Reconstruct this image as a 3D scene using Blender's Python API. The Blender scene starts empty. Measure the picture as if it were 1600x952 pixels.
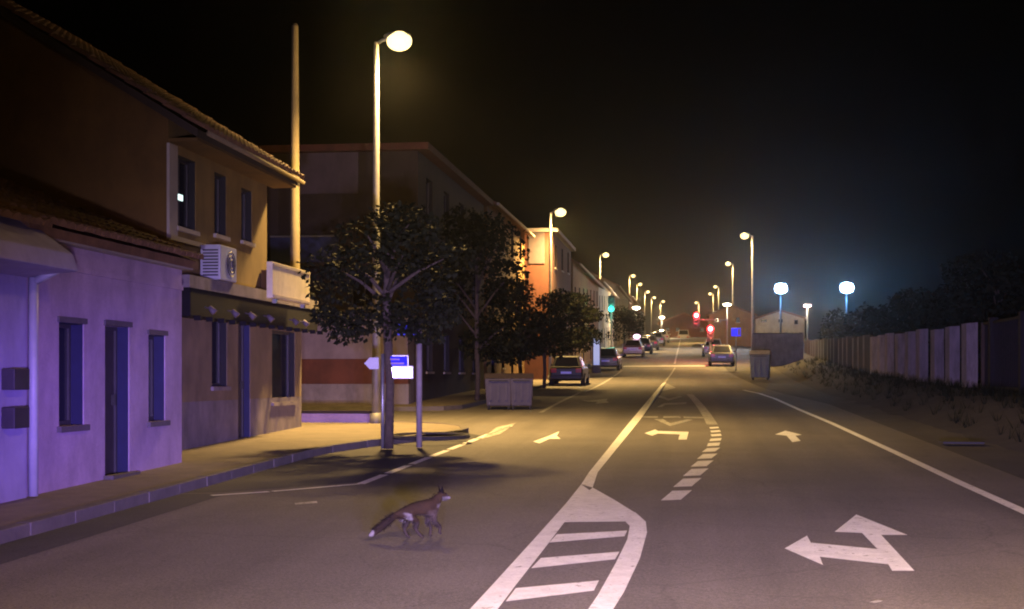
import bpy, bmesh, math, random
from mathutils import Vector, Matrix, noise
random.seed(7)
sc = bpy.context.scene
R = math.radians
C = bpy.data.collections.new('street'); sc.collection.children.link(C)

# ------------------------------------------------------------------ camera
FPX, HOR, VPX, CAMZ = 2200.0, 590.0, 1078.0, 1.8       # focal length, horizon and vanishing point of the photograph (1600 x 952)
YAW = math.atan((VPX - 800) / FPX)
cd = bpy.data.cameras.new('camera'); cam = bpy.data.objects.new('camera', cd); C.objects.link(cam)
cam.location = (0, 0, CAMZ); cam.rotation_euler = (R(90), 0, YAW)
cd.sensor_width = 36; cd.lens = 36 * FPX / 1600; cd.shift_y = (HOR - 476) / 1600
cd.clip_start = .1; cd.clip_end = 3000
sc.camera = cam

# ------------------------------------------------------------------ night sky
w = bpy.data.worlds.new('World'); sc.world = w; w.use_nodes = True
nt = w.node_tree; bg = nt.nodes['Background']
sk = nt.nodes.new('ShaderNodeTexSky'); sk.sky_type = 'NISHITA'; sk.sun_disc = False
sk.sun_elevation = R(-7); sk.sun_rotation = R(200)
nt.links.new(sk.outputs[0], bg.inputs[0]); bg.inputs[1].default_value = .05

sc.view_settings.view_transform = 'Standard'; sc.view_settings.look = 'None'
sc.view_settings.exposure = .5; sc.view_settings.gamma = 1
sc.cycles.max_bounces = 5; sc.cycles.diffuse_bounces = 2; sc.cycles.glossy_bounces = 3
sc.cycles.volume_bounces = 0; sc.cycles.sample_clamp_indirect = 4
sc.cycles.use_denoising = True
sc.cycles.filter_width = 2.0
sc.cycles.caustics_reflective = False; sc.cycles.caustics_refractive = False

# the lights of the vehicle the picture is taken from: two headlamps and the blue roof beacon
SODIUM = (1.0, .625, .20)
def light(name, kind, loc, power, color, parent=None, radius=.1, **kw):
    d = bpy.data.lights.new(name, kind); d.energy = power; d.color = color; d.shadow_soft_size = radius
    o = bpy.data.objects.new(name, d); C.objects.link(o); o.location = loc
    for k, v in kw.items(): setattr(d, k, v)
    if parent: o.parent = parent
    return o
def aim(o, target):
    o.rotation_euler = (Vector(target) - o.location).to_track_quat('-Z', 'Y').to_euler()
for s in (-1, 1):
    h = light('headlamp', 'SPOT', (.15 + s * .68, 1.2, .85), 9500, (.72, .58, 1.0), radius=.09, spot_size=R(60), spot_blend=1.0)
    aim(h, (s * 1.2 - .2, 19, -.2))
for s in (-1, 1):       # blue flashers: wide, flat beams
    b_ = light('beacon', 'SPOT', (.2 + s * .3, 1.1, 1.05), 5200, (.22, .09, 1.0), radius=.08, spot_size=R(125), spot_blend=.6)
    aim(b_, (s * 7 - 1, 24, 1.3)); b_.scale = (1, .085, 1)

# ------------------------------------------------------------------ ground profile and picking points
def g(Y):                                       # the street climbs gently, then more, then levels
    z = .019 * Y
    t = Y - 75
    e = .03 * (t if t > 20 else (0 if t < -20 else (t + 20) ** 2 / 80))
    z += e
    if Y > 190:
        d = Y - 190; z -= .049 * (d * d / 40 if d < 20 else d - 10)
    return z
SP, CP = math.sin(YAW), math.cos(YAW)
def ray(px, py):
    a, b = (px - 800) / FPX, (HOR - py) / FPX
    return Vector((-SP + a * CP, CP + a * SP, b))
def G(px, py, dz=0.0):                          # point of the ground seen at a pixel
    r = ray(px, py); lo, hi = 2.0, 185.0
    f = lambda t: CAMZ + r.z * t - g(r.y * t) - dz
    if f(hi) > 0:
        lo2 = lo
        t = lo
        while t < hi and f(t) > 0: t += 1
        if t >= hi: t = hi
        return Vector((r.x * t, r.y * t, g(r.y * t) + dz))
    for _ in range(50):
        m = (lo + hi) / 2
        if f(m) > 0: lo = m
        else: hi = m
    t = (lo + hi) / 2
    return Vector((r.x * t, r.y * t, g(r.y * t) + dz))
def PX(px, py, X): r = ray(px, py); t = X / r.x; return Vector((X, r.y * t, CAMZ + r.z * t))
def PY(px, py, Y): r = ray(px, py); t = Y / r.y; return Vector((r.x * t, Y, CAMZ + r.z * t))
def top_at(px, py, H):                          # where something H tall on the ground has its top at a pixel
    r = ray(px, py); best = None
    t = 15.0
    while t < 420:
        if CAMZ + r.z * t >= g(r.y * t) + H: return Vector((r.x * t, r.y * t, g(r.y * t)))
        t += .1
    return Vector((r.x * t, r.y * t, g(r.y * t)))

# ------------------------------------------------------------------ materials
def mat(name, col, rough=.7, var=.25, vs=3.0, bump=0.0, bs=40.0, metal=0.0, emit=None, es=0.0, spec=.5, col2=None, coat=0.0, speck=0.0):
    m = bpy.data.materials.new(name); m.use_nodes = True
    n = m.node_tree.nodes; l = m.node_tree.links; b = n['Principled BSDF']
    b.inputs['Roughness'].default_value = rough; b.inputs['Metallic'].default_value = metal
    b.inputs['Specular IOR Level'].default_value = spec; b.inputs['Coat Weight'].default_value = coat
    geo = n.new('ShaderNodeNewGeometry')
    if emit:
        b.inputs['Emission Color'].default_value = (*emit, 1); b.inputs['Emission Strength'].default_value = es
        b.inputs['Base Color'].default_value = (*col, 1); return m
    nz = n.new('ShaderNodeTexNoise'); nz.inputs['Scale'].default_value = vs; nz.inputs['Detail'].default_value = 6; nz.inputs['Roughness'].default_value = .65
    l.new(geo.outputs['Position'], nz.inputs['Vector'])
    rp = n.new('ShaderNodeValToRGB'); l.new(nz.outputs['Fac'], rp.inputs['Fac'])
    c2 = col2 or tuple(c * (1 - var) for c in col)
    rp.color_ramp.elements[0].position = .32; rp.color_ramp.elements[1].position = .68
    rp.color_ramp.elements[0].color = (*c2, 1); rp.color_ramp.elements[1].color = (*[min(1, c * (1 + var * .4)) for c in col], 1)
    out = rp.outputs['Color']
    if speck:
        ns = n.new('ShaderNodeTexNoise'); ns.inputs['Scale'].default_value = 38; ns.inputs['Detail'].default_value = 3
        l.new(geo.outputs['Position'], ns.inputs['Vector'])
        r2 = n.new('ShaderNodeValToRGB'); l.new(ns.outputs['Fac'], r2.inputs['Fac'])
        r2.color_ramp.elements[0].position = .35; r2.color_ramp.elements[1].position = .65
        r2.color_ramp.elements[0].color = (1 - speck,) * 3 + (1,); r2.color_ramp.elements[1].color = (1 + speck,) * 3 + (1,)
        mx = n.new('ShaderNodeMix'); mx.data_type = 'RGBA'; mx.blend_type = 'MULTIPLY'; mx.inputs['Factor'].default_value = 1
        l.new(out, mx.inputs['A']); l.new(r2.outputs['Color'], mx.inputs['B']); out = mx.outputs['Result']
    l.new(out, b.inputs['Base Color'])
    if bump:
        nb = n.new('ShaderNodeTexNoise'); nb.inputs['Scale'].default_value = bs; nb.inputs['Detail'].default_value = 5
        l.new(geo.outputs['Position'], nb.inputs['Vector'])
        bp = n.new('ShaderNodeBump'); bp.inputs['Strength'].default_value = bump; bp.inputs['Distance'].default_value = .02
        l.new(nb.outputs['Fac'], bp.inputs['Height']); l.new(bp.outputs['Normal'], b.inputs['Normal'])
    return m
M = dict(
    asphalt=mat('asphalt', (.145, .130, .118), .82, .22, .45, .35, 45, speck=.22),
    side=mat('side_asphalt', (.13, .12, .11), .85, .3, .6, .4, 40, speck=.2),
    darkpanel=mat('dark_blue_panel', (.022, .024, .045), .7, .3, 2),
    blackrev=mat('black_reveal', (.010, .009, .012), .8, .2, 5),
    palewall=mat('dull_white_render', (.18, .14, .155), .88, .2, 1.2, .2, 16),  # darker tone of white render for the corner house
    earfur=mat('ear_fur', (.010, .008, .007), .95, .2, 20, spec=.0),
    darksill=mat('dark_sill', (.11, .09, .11), .8, .2, 6),
    reveal=mat('bluelit_reveal', (.012, .012, .06), .7, .2, 5),  # blue of the flasher light put into the reveal colour
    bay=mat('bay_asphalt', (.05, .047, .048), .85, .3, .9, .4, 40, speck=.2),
    shoulder=mat('shoulder_asphalt', (.055, .048, .044), .9, .4, .7, .5, 30, speck=.25),
    soil=mat('soil', (.024, .020, .018), .95, .5, 1.5, .8, 14),
    land=mat('dark_land', (.05, .045, .032), .95, .4, .8, .5, 6),
    paint=mat('road_paint', (.88, .87, .86), .6, .16, 5, .2, 60, speck=.07),
    worn=mat('worn_road_paint', (.50, .48, .45), .7, .5, 4, .2, 60, speck=.2),
    paver=mat('paving', (.19, .155, .115), .85, .25, 2.2, .35, 30, speck=.12),
    kerb=mat('kerb_stone', (.115, .10, .09), .8, .25, 4, .3, 40),
    white=mat('white_render', (.43, .31, .44), .85, .24, 1.1, .25, 18, speck=.05),
    blueish=mat('cool_render', (.36, .31, .48), .85, .15, 1.3, .25, 20),
    brown=mat('brown_render', (.11, .060, .014), .9, .3, 1.0, .3, 16),
    ochre=mat('ochre_render', (.20, .13, .04), .88, .18, 1.5, .25, 20),
    barwall=mat('bar_render', (.20, .15, .09), .88, .25, 1.6, .25, 20),
    plinth=mat('grey_plinth', (.20, .17, .18), .85, .25, 2.4, .3, 25),
    red=mat('red_render', (.10, .030, .016), .88, .25, 1.5, .3, 20),
    dark=mat('dark_render', (.040, .027, .020), .9, .3, 1.2, .25, 16),
    mauve=mat('pale_mauve_render', (.09, .066, .07), .88, .2, 1.2, .2, 16),
    orange=mat('orange_render', (.22, .12, .04), .88, .2, 1.2, .2, 16),
    cream=mat('cream_render', (.42, .35, .24), .85, .18, 1.3, .2, 18),
    tile=mat('clay_tile', (.17, .085, .05), .85, .45, 3.0, .4, 25),
    trim=mat('pale_trim', (.36, .31, .27), .75, .15, 3),
    frame=mat('dark_frame', (.05, .045, .05), .5, .2, 6),
    glass=mat('dark_glass', (.012, .012, .02), .12, .1, 2, spec=.6),
    door=mat('dark_door', (.045, .035, .04), .55, .3, 8),
    metal=mat('grey_metal', (.30, .30, .31), .45, .2, 5, metal=.7),
    galv=mat('galvanised_pole', (.24, .235, .22), .55, .2, 6, metal=.25),
    concrete=mat('concrete', (.22, .175, .10), .85, .2, 3, .3, 30),
    panelc=mat('fence_concrete', (.24, .22, .30), .85, .25, 1.6, .4, 22),
    black=mat('black_plastic', (.02, .02, .022), .5, .2, 8),
    canopy=mat('black_canopy', (.009, .008, .011), .8, .3, 6, spec=.2),
    sign=mat('cream_sign', (.66, .58, .40), .6, .15, 5),
    reflect=mat('reflective_white', (.90, .92, .95), .30, .05, 5, metal=.75),
    reflectb=mat('reflective_blue', (.03, .03, .80), .6, .2, 14, spec=.15),
    navy=mat('navy_panel', (.02, .03, .09), .5, .3, 6),
    bluepaint=mat('blue_sign_paint', (.03, .05, .55), .4, .15, 8),
    bin=mat('bin_plastic', (.10, .12, .11), .5, .2, 6),
    binlid=mat('bin_lid', (.22, .20, .18), .5, .2, 6),
    recycle=mat('grey_container', (.04, .033, .042), .6, .25, 4, .1, 20),
    ac=mat('white_enamel', (.38, .37, .44), .5, .1, 6),
    bark=mat('bark', (.07, .052, .038), .95, .4, 12, .8, 30),
    leaf=mat('leaf', (.012, .0145, .0055), .75, .5, 1.6, spec=.12),
    hedge=mat('hedge_leaf', (.010, .014, .008), .8, .45, 1.6, spec=.1),
    rubber=mat('tyre_rubber', (.02, .02, .02), .9, .1, 8),
    rim=mat('alloy', (.35, .35, .36), .35, .1, 8, metal=.9),
    carblack=mat('black_car_paint', (.008, .008, .011), .35, .1, 4, coat=.15, spec=.3),
    cargrey=mat('grey_car_paint', (.05, .05, .055), .3, .1, 4, metal=.4, coat=.6),
    carsilver=mat('silver_car_paint', (.26, .25, .24), .3, .08, 4, metal=.5, coat=.6),
    carwhite=mat('white_car_paint', (.32, .31, .30), .35, .06, 4, coat=.6),
    tail=mat('tail_lens', (.35, .015, .012), .2, .1, 8),
    plate=mat('plate', (.40, .44, .80), .45, .05, 20, metal=.3),
    iron=mat('cast_iron', (.03, .028, .026), .8, .2, 20),
    sodium=mat('sodium_diffuser', (.9, .8, .6), .4, emit=(1, .78, .34), es=1.7),
    flood=mat('floodlight_glass', (.9, .9, .9), .4, emit=(.50, .80, 1.0), es=70),
    redlit=mat('red_signal_lit', (.6, .05, .04), .4, emit=(1, .10, .12), es=22),
    redrim=mat('red_signal_rim', (.6, .02, .03), .4, emit=(1, .015, .04), es=1.0),
    greenlit=mat('green_signal_lit', (.05, .5, .4), .4, emit=(.03, .85, .62), es=3.0),
    lensoff=mat('signal_lens_off', (.03, .03, .02), .3, .1, 10),
    panelblue=mat('lit_blue_panel', (.05, .08, .5), .4, emit=(.01, .015, 1.0), es=.75),
    totem=mat('lit_totem_face', (.5, .6, .8), .4, emit=(.30, .42, .9), es=.40),
    plink=mat('pink_beacon_lens', (.6, .4, .5), .4, emit=(1, .60, .85), es=2.2),
    car_head=mat('car_headlamp_lit', (.8, .8, .8), .4, emit=(1, .75, .75), es=6),
    reflglow=mat('glowing_reflection', (.5, .6, .6), .4, emit=(.62, .85, .80), es=1.3),
    farlit=mat('white_lamp_lit', (.9, .9, .9), .4, emit=(1, .88, .6), es=2.2),
)
def enrich_asphalt(m):
    nd, l = m.node_tree.nodes, m.node_tree.links; b = nd['Principled BSDF']; src = b.inputs['Base Color'].links[0].from_socket
    geo = nd.new('ShaderNodeNewGeometry')
    def mul(src, fac_socket, lo, hi, p0, p1):
        r = nd.new('ShaderNodeMapRange'); l.new(fac_socket, r.inputs['Value'])
        r.inputs['From Min'].default_value = p0; r.inputs['From Max'].default_value = p1; r.inputs['To Min'].default_value = lo; r.inputs['To Max'].default_value = hi
        x = nd.new('ShaderNodeVectorMath'); x.operation = 'SCALE'; l.new(src, x.inputs[0]); l.new(r.outputs[0], x.inputs['Scale']); return x.outputs[0]
    mp = nd.new('ShaderNodeMapping'); mp.inputs['Scale'].default_value = (1.1, .035, 1); l.new(geo.outputs['Position'], mp.inputs['Vector'])
    n1 = nd.new('ShaderNodeTexNoise'); n1.inputs['Scale'].default_value = 1; n1.inputs['Detail'].default_value = 4; l.new(mp.outputs[0], n1.inputs['Vector'])
    src = mul(src, n1.outputs['Fac'], .80, 1.16, .35, .65)                 # tyre-polished lanes
    n2 = nd.new('ShaderNodeTexNoise'); n2.inputs['Scale'].default_value = 120; n2.inputs['Detail'].default_value = 2; l.new(geo.outputs['Position'], n2.inputs['Vector'])
    src = mul(src, n2.outputs['Fac'], .6, 1.4, .3, .7)                   # aggregate
    n3 = nd.new('ShaderNodeTexNoise'); n3.inputs['Scale'].default_value = .9; n3.inputs['Detail'].default_value = 5; l.new(geo.outputs['Position'], n3.inputs['Vector'])
    mx = nd.new('ShaderNodeMix'); mx.data_type = 'VECTOR'; mx.inputs['Factor'].default_value = .35; l.new(geo.outputs['Position'], mx.inputs['A']); l.new(n3.outputs['Color'], mx.inputs['B'])
    v = nd.new('ShaderNodeTexVoronoi'); v.feature = 'DISTANCE_TO_EDGE'; v.inputs['Scale'].default_value = .42; l.new(mx.outputs['Result'], v.inputs['Vector'])
    src = mul(src, v.outputs['Distance'], .80, 1.0, .0, .008)             # cracks
    l.new(src, b.inputs['Base Color'])
def wear_paint(m, amount):
    nd, l = m.node_tree.nodes, m.node_tree.links; b = nd['Principled BSDF']; src = b.inputs['Base Color'].links[0].from_socket
    geo = nd.new('ShaderNodeNewGeometry'); n1 = nd.new('ShaderNodeTexNoise'); n1.inputs['Scale'].default_value = 9; n1.inputs['Detail'].default_value = 8; n1.inputs['Roughness'].default_value = .75
    l.new(geo.outputs['Position'], n1.inputs['Vector'])
    r = nd.new('ShaderNodeMapRange'); l.new(n1.outputs['Fac'], r.inputs['Value']); r.inputs['From Min'].default_value = amount; r.inputs['From Max'].default_value = amount + .07
    mx = nd.new('ShaderNodeMix'); mx.data_type = 'RGBA'; mx.inputs['A'].default_value = (.16, .145, .13, 1); l.new(r.outputs[0], mx.inputs['Factor']); l.new(src, mx.inputs['B']); l.new(mx.outputs['Result'], b.inputs['Base Color'])
def streak(m, lo=.72):          # rain streaks and grime on old render
    nd, l = m.node_tree.nodes, m.node_tree.links; b = nd['Principled BSDF']; src = b.inputs['Base Color'].links[0].from_socket
    geo = nd.new('ShaderNodeNewGeometry'); mp = nd.new('ShaderNodeMapping'); mp.inputs['Scale'].default_value = (1.3, 1.3, .55); l.new(geo.outputs['Position'], mp.inputs['Vector'])
    n1 = nd.new('ShaderNodeTexNoise'); n1.inputs['Scale'].default_value = 1.6; n1.inputs['Detail'].default_value = 7; n1.inputs['Roughness'].default_value = .7; l.new(mp.outputs[0], n1.inputs['Vector'])
    r = nd.new('ShaderNodeMapRange'); l.new(n1.outputs['Fac'], r.inputs['Value']); r.inputs['From Min'].default_value = .36; r.inputs['From Max'].default_value = .56; r.inputs['To Min'].default_value = lo; r.inputs['To Max'].default_value = 1.04
    x = nd.new('ShaderNodeVectorMath'); x.operation = 'SCALE'; l.new(src, x.inputs[0]); l.new(r.outputs[0], x.inputs['Scale']); l.new(x.outputs[0], b.inputs['Base Color'])
for k in ('white', 'blueish', 'brown', 'ochre', 'barwall', 'plinth', 'red', 'dark', 'mauve', 'orange', 'cream', 'panelc', 'palewall', 'recycle', 'sign'): streak(M[k], {'panelc': .6, 'plinth': .7}.get(k, .84))
enrich_asphalt(M['asphalt']); enrich_asphalt(M['bay']); enrich_asphalt(M['shoulder']); wear_paint(M['paint'], .34); wear_paint(M['worn'], .42)
for k in ('sodium', 'flood', 'farlit'): M[k].cycles.emission_sampling = 'NONE'

# ------------------------------------------------------------------ mesh builder
ORG = {}
def link(o): C.objects.link(o); return o
def thing(name, label, cat, loc=(0, 0, 0), rz=0.0, group=None):
    o = link(bpy.data.objects.new(name, None)); o.location = loc; o.rotation_euler.z = rz; o.empty_display_size = .2
    o['label'] = label; o['category'] = cat
    if group: o['group'] = group
    ORG[o.name] = Vector((0, 0, 0))
    return o
def world_thing(name, label, cat, loc, group=None):    # children are given in world coordinates
    o = thing(name, label, cat, loc, 0, group); ORG[o.name] = Vector(loc); return o
def tag(o, label, cat, group=None):
    o['label'] = label; o['category'] = cat
    if group: o['group'] = group
    return o
class MB:
    def __init__(s): s.v = []; s.f = []; s.sm = False
    def add(s, vs, fs):
        b = len(s.v); s.v += [tuple(v) for v in vs]; s.f += [tuple(i + b for i in f) for f in fs]; return s
    def box(s, a, b):
        x0, y0, z0 = a; x1, y1, z1 = b
        if x0 > x1: x0, x1 = x1, x0
        if y0 > y1: y0, y1 = y1, y0
        if z0 > z1: z0, z1 = z1, z0
        return s.add([(x0, y0, z0), (x1, y0, z0), (x1, y1, z0), (x0, y1, z0), (x0, y0, z1), (x1, y0, z1), (x1, y1, z1), (x0, y1, z1)],
                     [(0, 3, 2, 1), (4, 5, 6, 7), (0, 1, 5, 4), (1, 2, 6, 5), (2, 3, 7, 6), (3, 0, 4, 7)])
    def hexa(s, p):                              # 8 corners: bottom ring then top ring
        return s.add(p, [(0, 3, 2, 1), (4, 5, 6, 7), (0, 1, 5, 4), (1, 2, 6, 5), (2, 3, 7, 6), (3, 0, 4, 7)])
    def tube(s, pts, rad, n=8, cap=True):
        pts = [Vector(p) for p in pts]; rad = rad if isinstance(rad, (list, tuple)) else [rad] * len(pts)
        b = len(s.v); up = None
        for i, p in enumerate(pts):
            d = (pts[min(i + 1, len(pts) - 1)] - pts[max(i - 1, 0)]).normalized()
            if up is None: up = Vector((0, 0, 1)) if abs(d.z) < .9 else Vector((1, 0, 0))
            a = d.cross(up).normalized(); c = a.cross(d).normalized(); up = c
            for k in range(n):
                t = 2 * math.pi * k / n; s.v.append(tuple(p + (a * math.cos(t) + c * math.sin(t)) * rad[i]))
        for i in range(len(pts) - 1):
            for k in range(n):
                s.f.append((b + i * n + k, b + i * n + (k + 1) % n, b + (i + 1) * n + (k + 1) % n, b + (i + 1) * n + k))
        if cap:
            s.f.append(tuple(b + k for k in range(n - 1, -1, -1))); e = b + (len(pts) - 1) * n
            s.f.append(tuple(e + k for k in range(n)))
        return s
    def prism(s, poly, z0, z1):                  # polygon in xy, extruded in z; z may be functions of y
        n = len(poly); f0 = z0 if callable(z0) else (lambda y: z0); f1 = z1 if callable(z1) else (lambda y: z1)
        return s.add([(x, y, f0(y)) for x, y in poly] + [(x, y, f1(y)) for x, y in poly],
                     [tuple(range(n - 1, -1, -1)), tuple(range(n, 2 * n))] + [(i, (i + 1) % n, n + (i + 1) % n, n + i) for i in range(n)])
    def ell(s, c, r, nu=14, nv=8):
        vs = []; fs = []
        for j in range(nv + 1):
            a = math.pi * j / nv
            for i in range(nu):
                t = 2 * math.pi * i / nu
                vs.append((c[0] + r[0] * math.sin(a) * math.cos(t), c[1] + r[1] * math.sin(a) * math.sin(t), c[2] + r[2] * math.cos(a)))
        for j in range(nv):
            for i in range(nu): fs.append((j * nu + i, j * nu + nu + i, j * nu + nu + (i + 1) % nu, j * nu + (i + 1) % nu))
        return s.add(vs, fs)
    def build(s, name, m, parent=None, smooth=False, bevel=0.0, kind=None, label=None):
        o_ = Vector((0, 0, 0))
        if parent is not None: o_ = ORG.get(parent.name, o_)
        me = bpy.data.meshes.new(name); me.from_pydata([tuple(Vector(v) - o_) for v in s.v], [], s.f)
        bm = bmesh.new(); bm.from_mesh(me)
        if smooth or bevel: bmesh.ops.remove_doubles(bm, verts=bm.verts, dist=1e-5)
        bmesh.ops.recalc_face_normals(bm, faces=bm.faces)
        if bevel: bmesh.ops.bevel(bm, geom=[e for e in bm.edges if len(e.link_faces) == 2 and e.calc_face_angle(0) > .6], offset=bevel, segments=2, affect='EDGES', profile=.6)
        bm.to_mesh(me); bm.free()
        if smooth:
            for p in me.polygons: p.use_smooth = True
        for mm in (m if isinstance(m, (list, tuple)) else [m]): me.materials.append(mm)
        o = link(bpy.data.objects.new(name, me))
        if parent is not None: o.parent = parent
        ORG[o.name] = o_
        if kind: o['kind'] = kind
        if label: o['label'] = label
        return o
def copy_tree(o, parent=None):
    c = o.copy(); C.objects.link(c)
    if parent is not None: c.parent = parent
    for ch in list(o.children): copy_tree(ch, c)
    return c

# ------------------------------------------------------------------ SETTING: land, road, pavements
def strip(name, m, xl, xr, ys, dz, nx=1, kind='structure', zx=None, parent=None):
    mb = MB(); vs = []
    for Y in ys:
        a, b = xl(Y), xr(Y)
        for i in range(nx + 1):
            x = a + (b - a) * i / nx
            vs.append((x, Y, g(Y) + dz + (zx(x, Y) if zx else 0)))
    fs = [(j * (nx + 1) + i, j * (nx + 1) + i + 1, (j + 1) * (nx + 1) + i + 1, (j + 1) * (nx + 1) + i) for j in range(len(ys) - 1) for i in range(nx)]
    mb.add(vs, fs); o = mb.build(name, m, parent)
    if kind: o['kind'] = kind
    return o
def rng(a, b, s): n = max(1, int(round((b - a) / s))); return [a + (b - a) * i / n for i in range(n + 1)]
def interp(tab):
    def f(Y):
        if Y <= tab[0][0]: return tab[0][1]
        for (a, u), (b, v) in zip(tab, tab[1:]):
            if Y <= b: return u + (v - u) * (Y - a) / (b - a)
        return tab[-1][1]
    return f
strip('ground', M['land'], lambda y: -400, lambda y: 400, rng(-60, 900, 6), -.10, nx=40)
road_r = interp([(0, 4.6), (48, 4.6), (66, 3.4), (90, 2.4), (120, 2.2), (400, 2.4)])
road = strip('road', M['asphalt'], lambda y: -8.2, road_r, rng(-30, 300, 3), 0.0, nx=2)
strip('side_street', M['side'], lambda y: -60, lambda y: -8.2, rng(33.5, 41.5, 2), 0.0)
# right-hand shoulder and bank
def bank(x, y): t = min(1, max(0, (x - 5.6) / 2.8)); return .62 * t * t * (3 - 2 * t) + .05 * noise.noise(Vector((x * .9, y * .5, 0)))
strip('shoulder', M['shoulder'], road_r, lambda y: max(5.6, road_r(y) + 1.6), rng(-30, 300, 3), -.012, nx=2)
strip('bank', M['soil'], lambda y: 5.55, lambda y: 30, rng(-30, 140, 1.2), -.03, nx=36, zx=bank)

def slab(name, poly, m, h=.12):
    mb = MB(); n = len(poly)
    mb.add([(x, y, g(y) + h) for x, y in poly] + [(x, y, g(y) - .15) for x, y in poly],
           [tuple(range(n))] + [(i, n + i, n + (i + 1) % n, (i + 1) % n) for i in range(n)])
    o = mb.build(name, m); o['kind'] = 'structure'; return o
def arc(cx, cy, r, a0, a1, n=6): return [(cx + r * math.cos(R(a0 + (a1 - a0) * i / n)), cy + r * math.sin(R(a0 + (a1 - a0) * i / n))) for i in range(n + 1)]
near_kerb = [(-6.4, -20), (-6.4, 10), (-6.4, 23.2), (-6.3, 24.4), (-6.0, 25.8), (-5.5, 27.2), (-5.05, 28.4), (-4.8, 29.4), (-4.78, 30.2), (-5.0, 31.2), (-5.6, 32.2), (-6.6, 32.9), (-8, 33.3), (-60, 33.3)]
pv = slab('pavement', near_kerb + [(-60, -20)], M['paver'])
far_kerb = [(-60, 41.5), (-8.2, 41.6), (-7.4, 42), (-7.0, 43), (-6.95, 45)] + [(-6.95, y) for y in rng(50, 75, 5)] + [(-6.6, 82), (-6.3, 90)] + [(-6.0, y) for y in rng(96, 300, 6)]
pv2 = slab('pavement', far_kerb + [(-60, 300)], M['paver'])
def kerb_run(pts, parent, w=.15, h=.135):
    mb = MB()
    P = [Vector((x, y, 0)) for x, y in pts]
    L = []; Rr = []
    for i, p in enumerate(P):
        d = (P[min(i + 1, len(P) - 1)] - P[max(i - 1, 0)]).normalized(); nrm = Vector((d.y, -d.x, 0))
        L.append(p + nrm * .012); Rr.append(p - nrm * w)
    for i in range(len(P) - 1):
        a, b, c, d = L[i], L[i + 1], Rr[i + 1], Rr[i]
        mb.add([(q.x, q.y, g(q.y) + z) for z in (-.1, h) for q in (a, b, c, d)],
               [(4, 5, 6, 7), (0, 1, 5, 4), (2, 3, 7, 6)])
    return mb.build('kerb', M['kerb'], parent)
def kerb_stones(pts, parent, L=1.0, w=.15, h=.135):
    P = [Vector((x, y, 0)) for x, y in pts]; Q = []
    for a, b in zip(P, P[1:]):
        n = max(1, round((b - a).length / L))
        Q += [(a.lerp(b, i / n), a.lerp(b, (i + 1) / n)) for i in range(n)]
    for a, b in Q:
        d = (b - a).normalized(); nrm = Vector((d.y, -d.x, 0)); a2, b2 = a + d * .008, b - d * .008; j = random.uniform(-.006, .006)
        ring = [a2 + nrm * (.012 + j), b2 + nrm * (.012 + j), b2 - nrm * w, a2 - nrm * w]
        mb = MB(); mb.hexa([(q.x, q.y, g(q.y) - .1) for q in ring] + [(q.x, q.y, g(q.y) + h + j * .5) for q in ring]); mb.build('kerb_stone', M['kerb'], parent, bevel=.012)
kerb_stones([(-6.4, 9), (-6.4, 23.2)] + near_kerb[3:13], pv); kerb_run([(-6.4, -20), (-6.4, 9)], pv); kerb_run(near_kerb[12:], pv); kerb_run(far_kerb, pv2)

# ------------------------------------------------------------------ road markings (parts of the road)
def marking(name, pix, m='paint', dz=.006):
    pts = [G(x, y, dz) for x, y in pix]; mb = MB(); mb.add(pts, [tuple(range(len(pts)))])
    o = mb.build(name, M[m], road); return o
def line_marking(name, pts, w, m='paint', dz=.006):     # pts = ground points (x, y), w = width
    P = [Vector((p[0], p[1], 0)) for p in pts]; vs = []
    # resample so the line keeps to the ground
    Q = []
    for a, b in zip(P, P[1:]):
        n = max(1, int((b - a).length / 2.0))
        for i in range(n): Q.append(a.lerp(b, i / n))
    Q.append(P[-1])
    for i, p in enumerate(Q):
        d = (Q[min(i + 1, len(Q) - 1)] - Q[max(i - 1, 0)]).normalized(); nrm = Vector((-d.y, d.x, 0))
        for s in (.5, -.5):
            q = p + nrm * w * s; vs.append((q.x, q.y, g(q.y) + dz))
    mb = MB(); mb.add(vs, [(2 * i, 2 * i + 1, 2 * i + 3, 2 * i + 2) for i in range(len(Q) - 1)])
    return mb.build(name, M[m], road)
def gl(pix): return [tuple(G(x, y))[:2] for x, y in pix]
# painted island: outer outline minus inner field, built from quads between the two borders
left_out = [(722, 965), (771, 912), (832, 845), (884, 787), (908, 757)]
left_in = [(768, 965), (803, 918), (850, 858), (882, 816), (921, 766)]
lo, li = [G(*p, .006) for p in left_out], [G(*p, .006) for p in left_in]
mb = MB(); n = len(lo); mb.add(lo + li, [(i, i + 1, n + i + 1, n + i) for i in range(n - 1)]); mb.build('island_border', M['paint'], road)
r_in = [(910, 965), (934, 930), (962, 880), (980, 843), (984, 822), (976, 814)]
r_out = [(950, 965), (975, 925), (1000, 872), (1011, 832), (1009, 815), (992, 800)]
lo, li = [G(*p, .006) for p in r_in], [G(*p, .006) for p in r_out]
mb = MB(); n = len(lo); mb.add(lo + li, [(i, n + i, n + i + 1, i + 1) for i in range(n - 1)]); mb.build('island_border', M['paint'], road)
marking('island_tip', [(882, 816), (977, 815), (992, 801), (960, 781), (926, 762), (921, 766)])
for q in ([(870, 835), (980, 829), (976, 838), (858, 848)], [(845, 872), (968, 862), (961, 874), (830, 888)], [(806, 919), (936, 907), (928, 923), (790, 940)], [(752, 975), (890, 962), (880, 982), (735, 998)]):
    marking('hatch_stripe', q)
marking('centre_line', [(908, 757), (926, 762), (934, 738), (968, 696), (1001, 655), (1030, 616), (1041, 597), (1035, 599), (1022, 614), (990, 652), (956, 694), (921, 737)])
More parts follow.
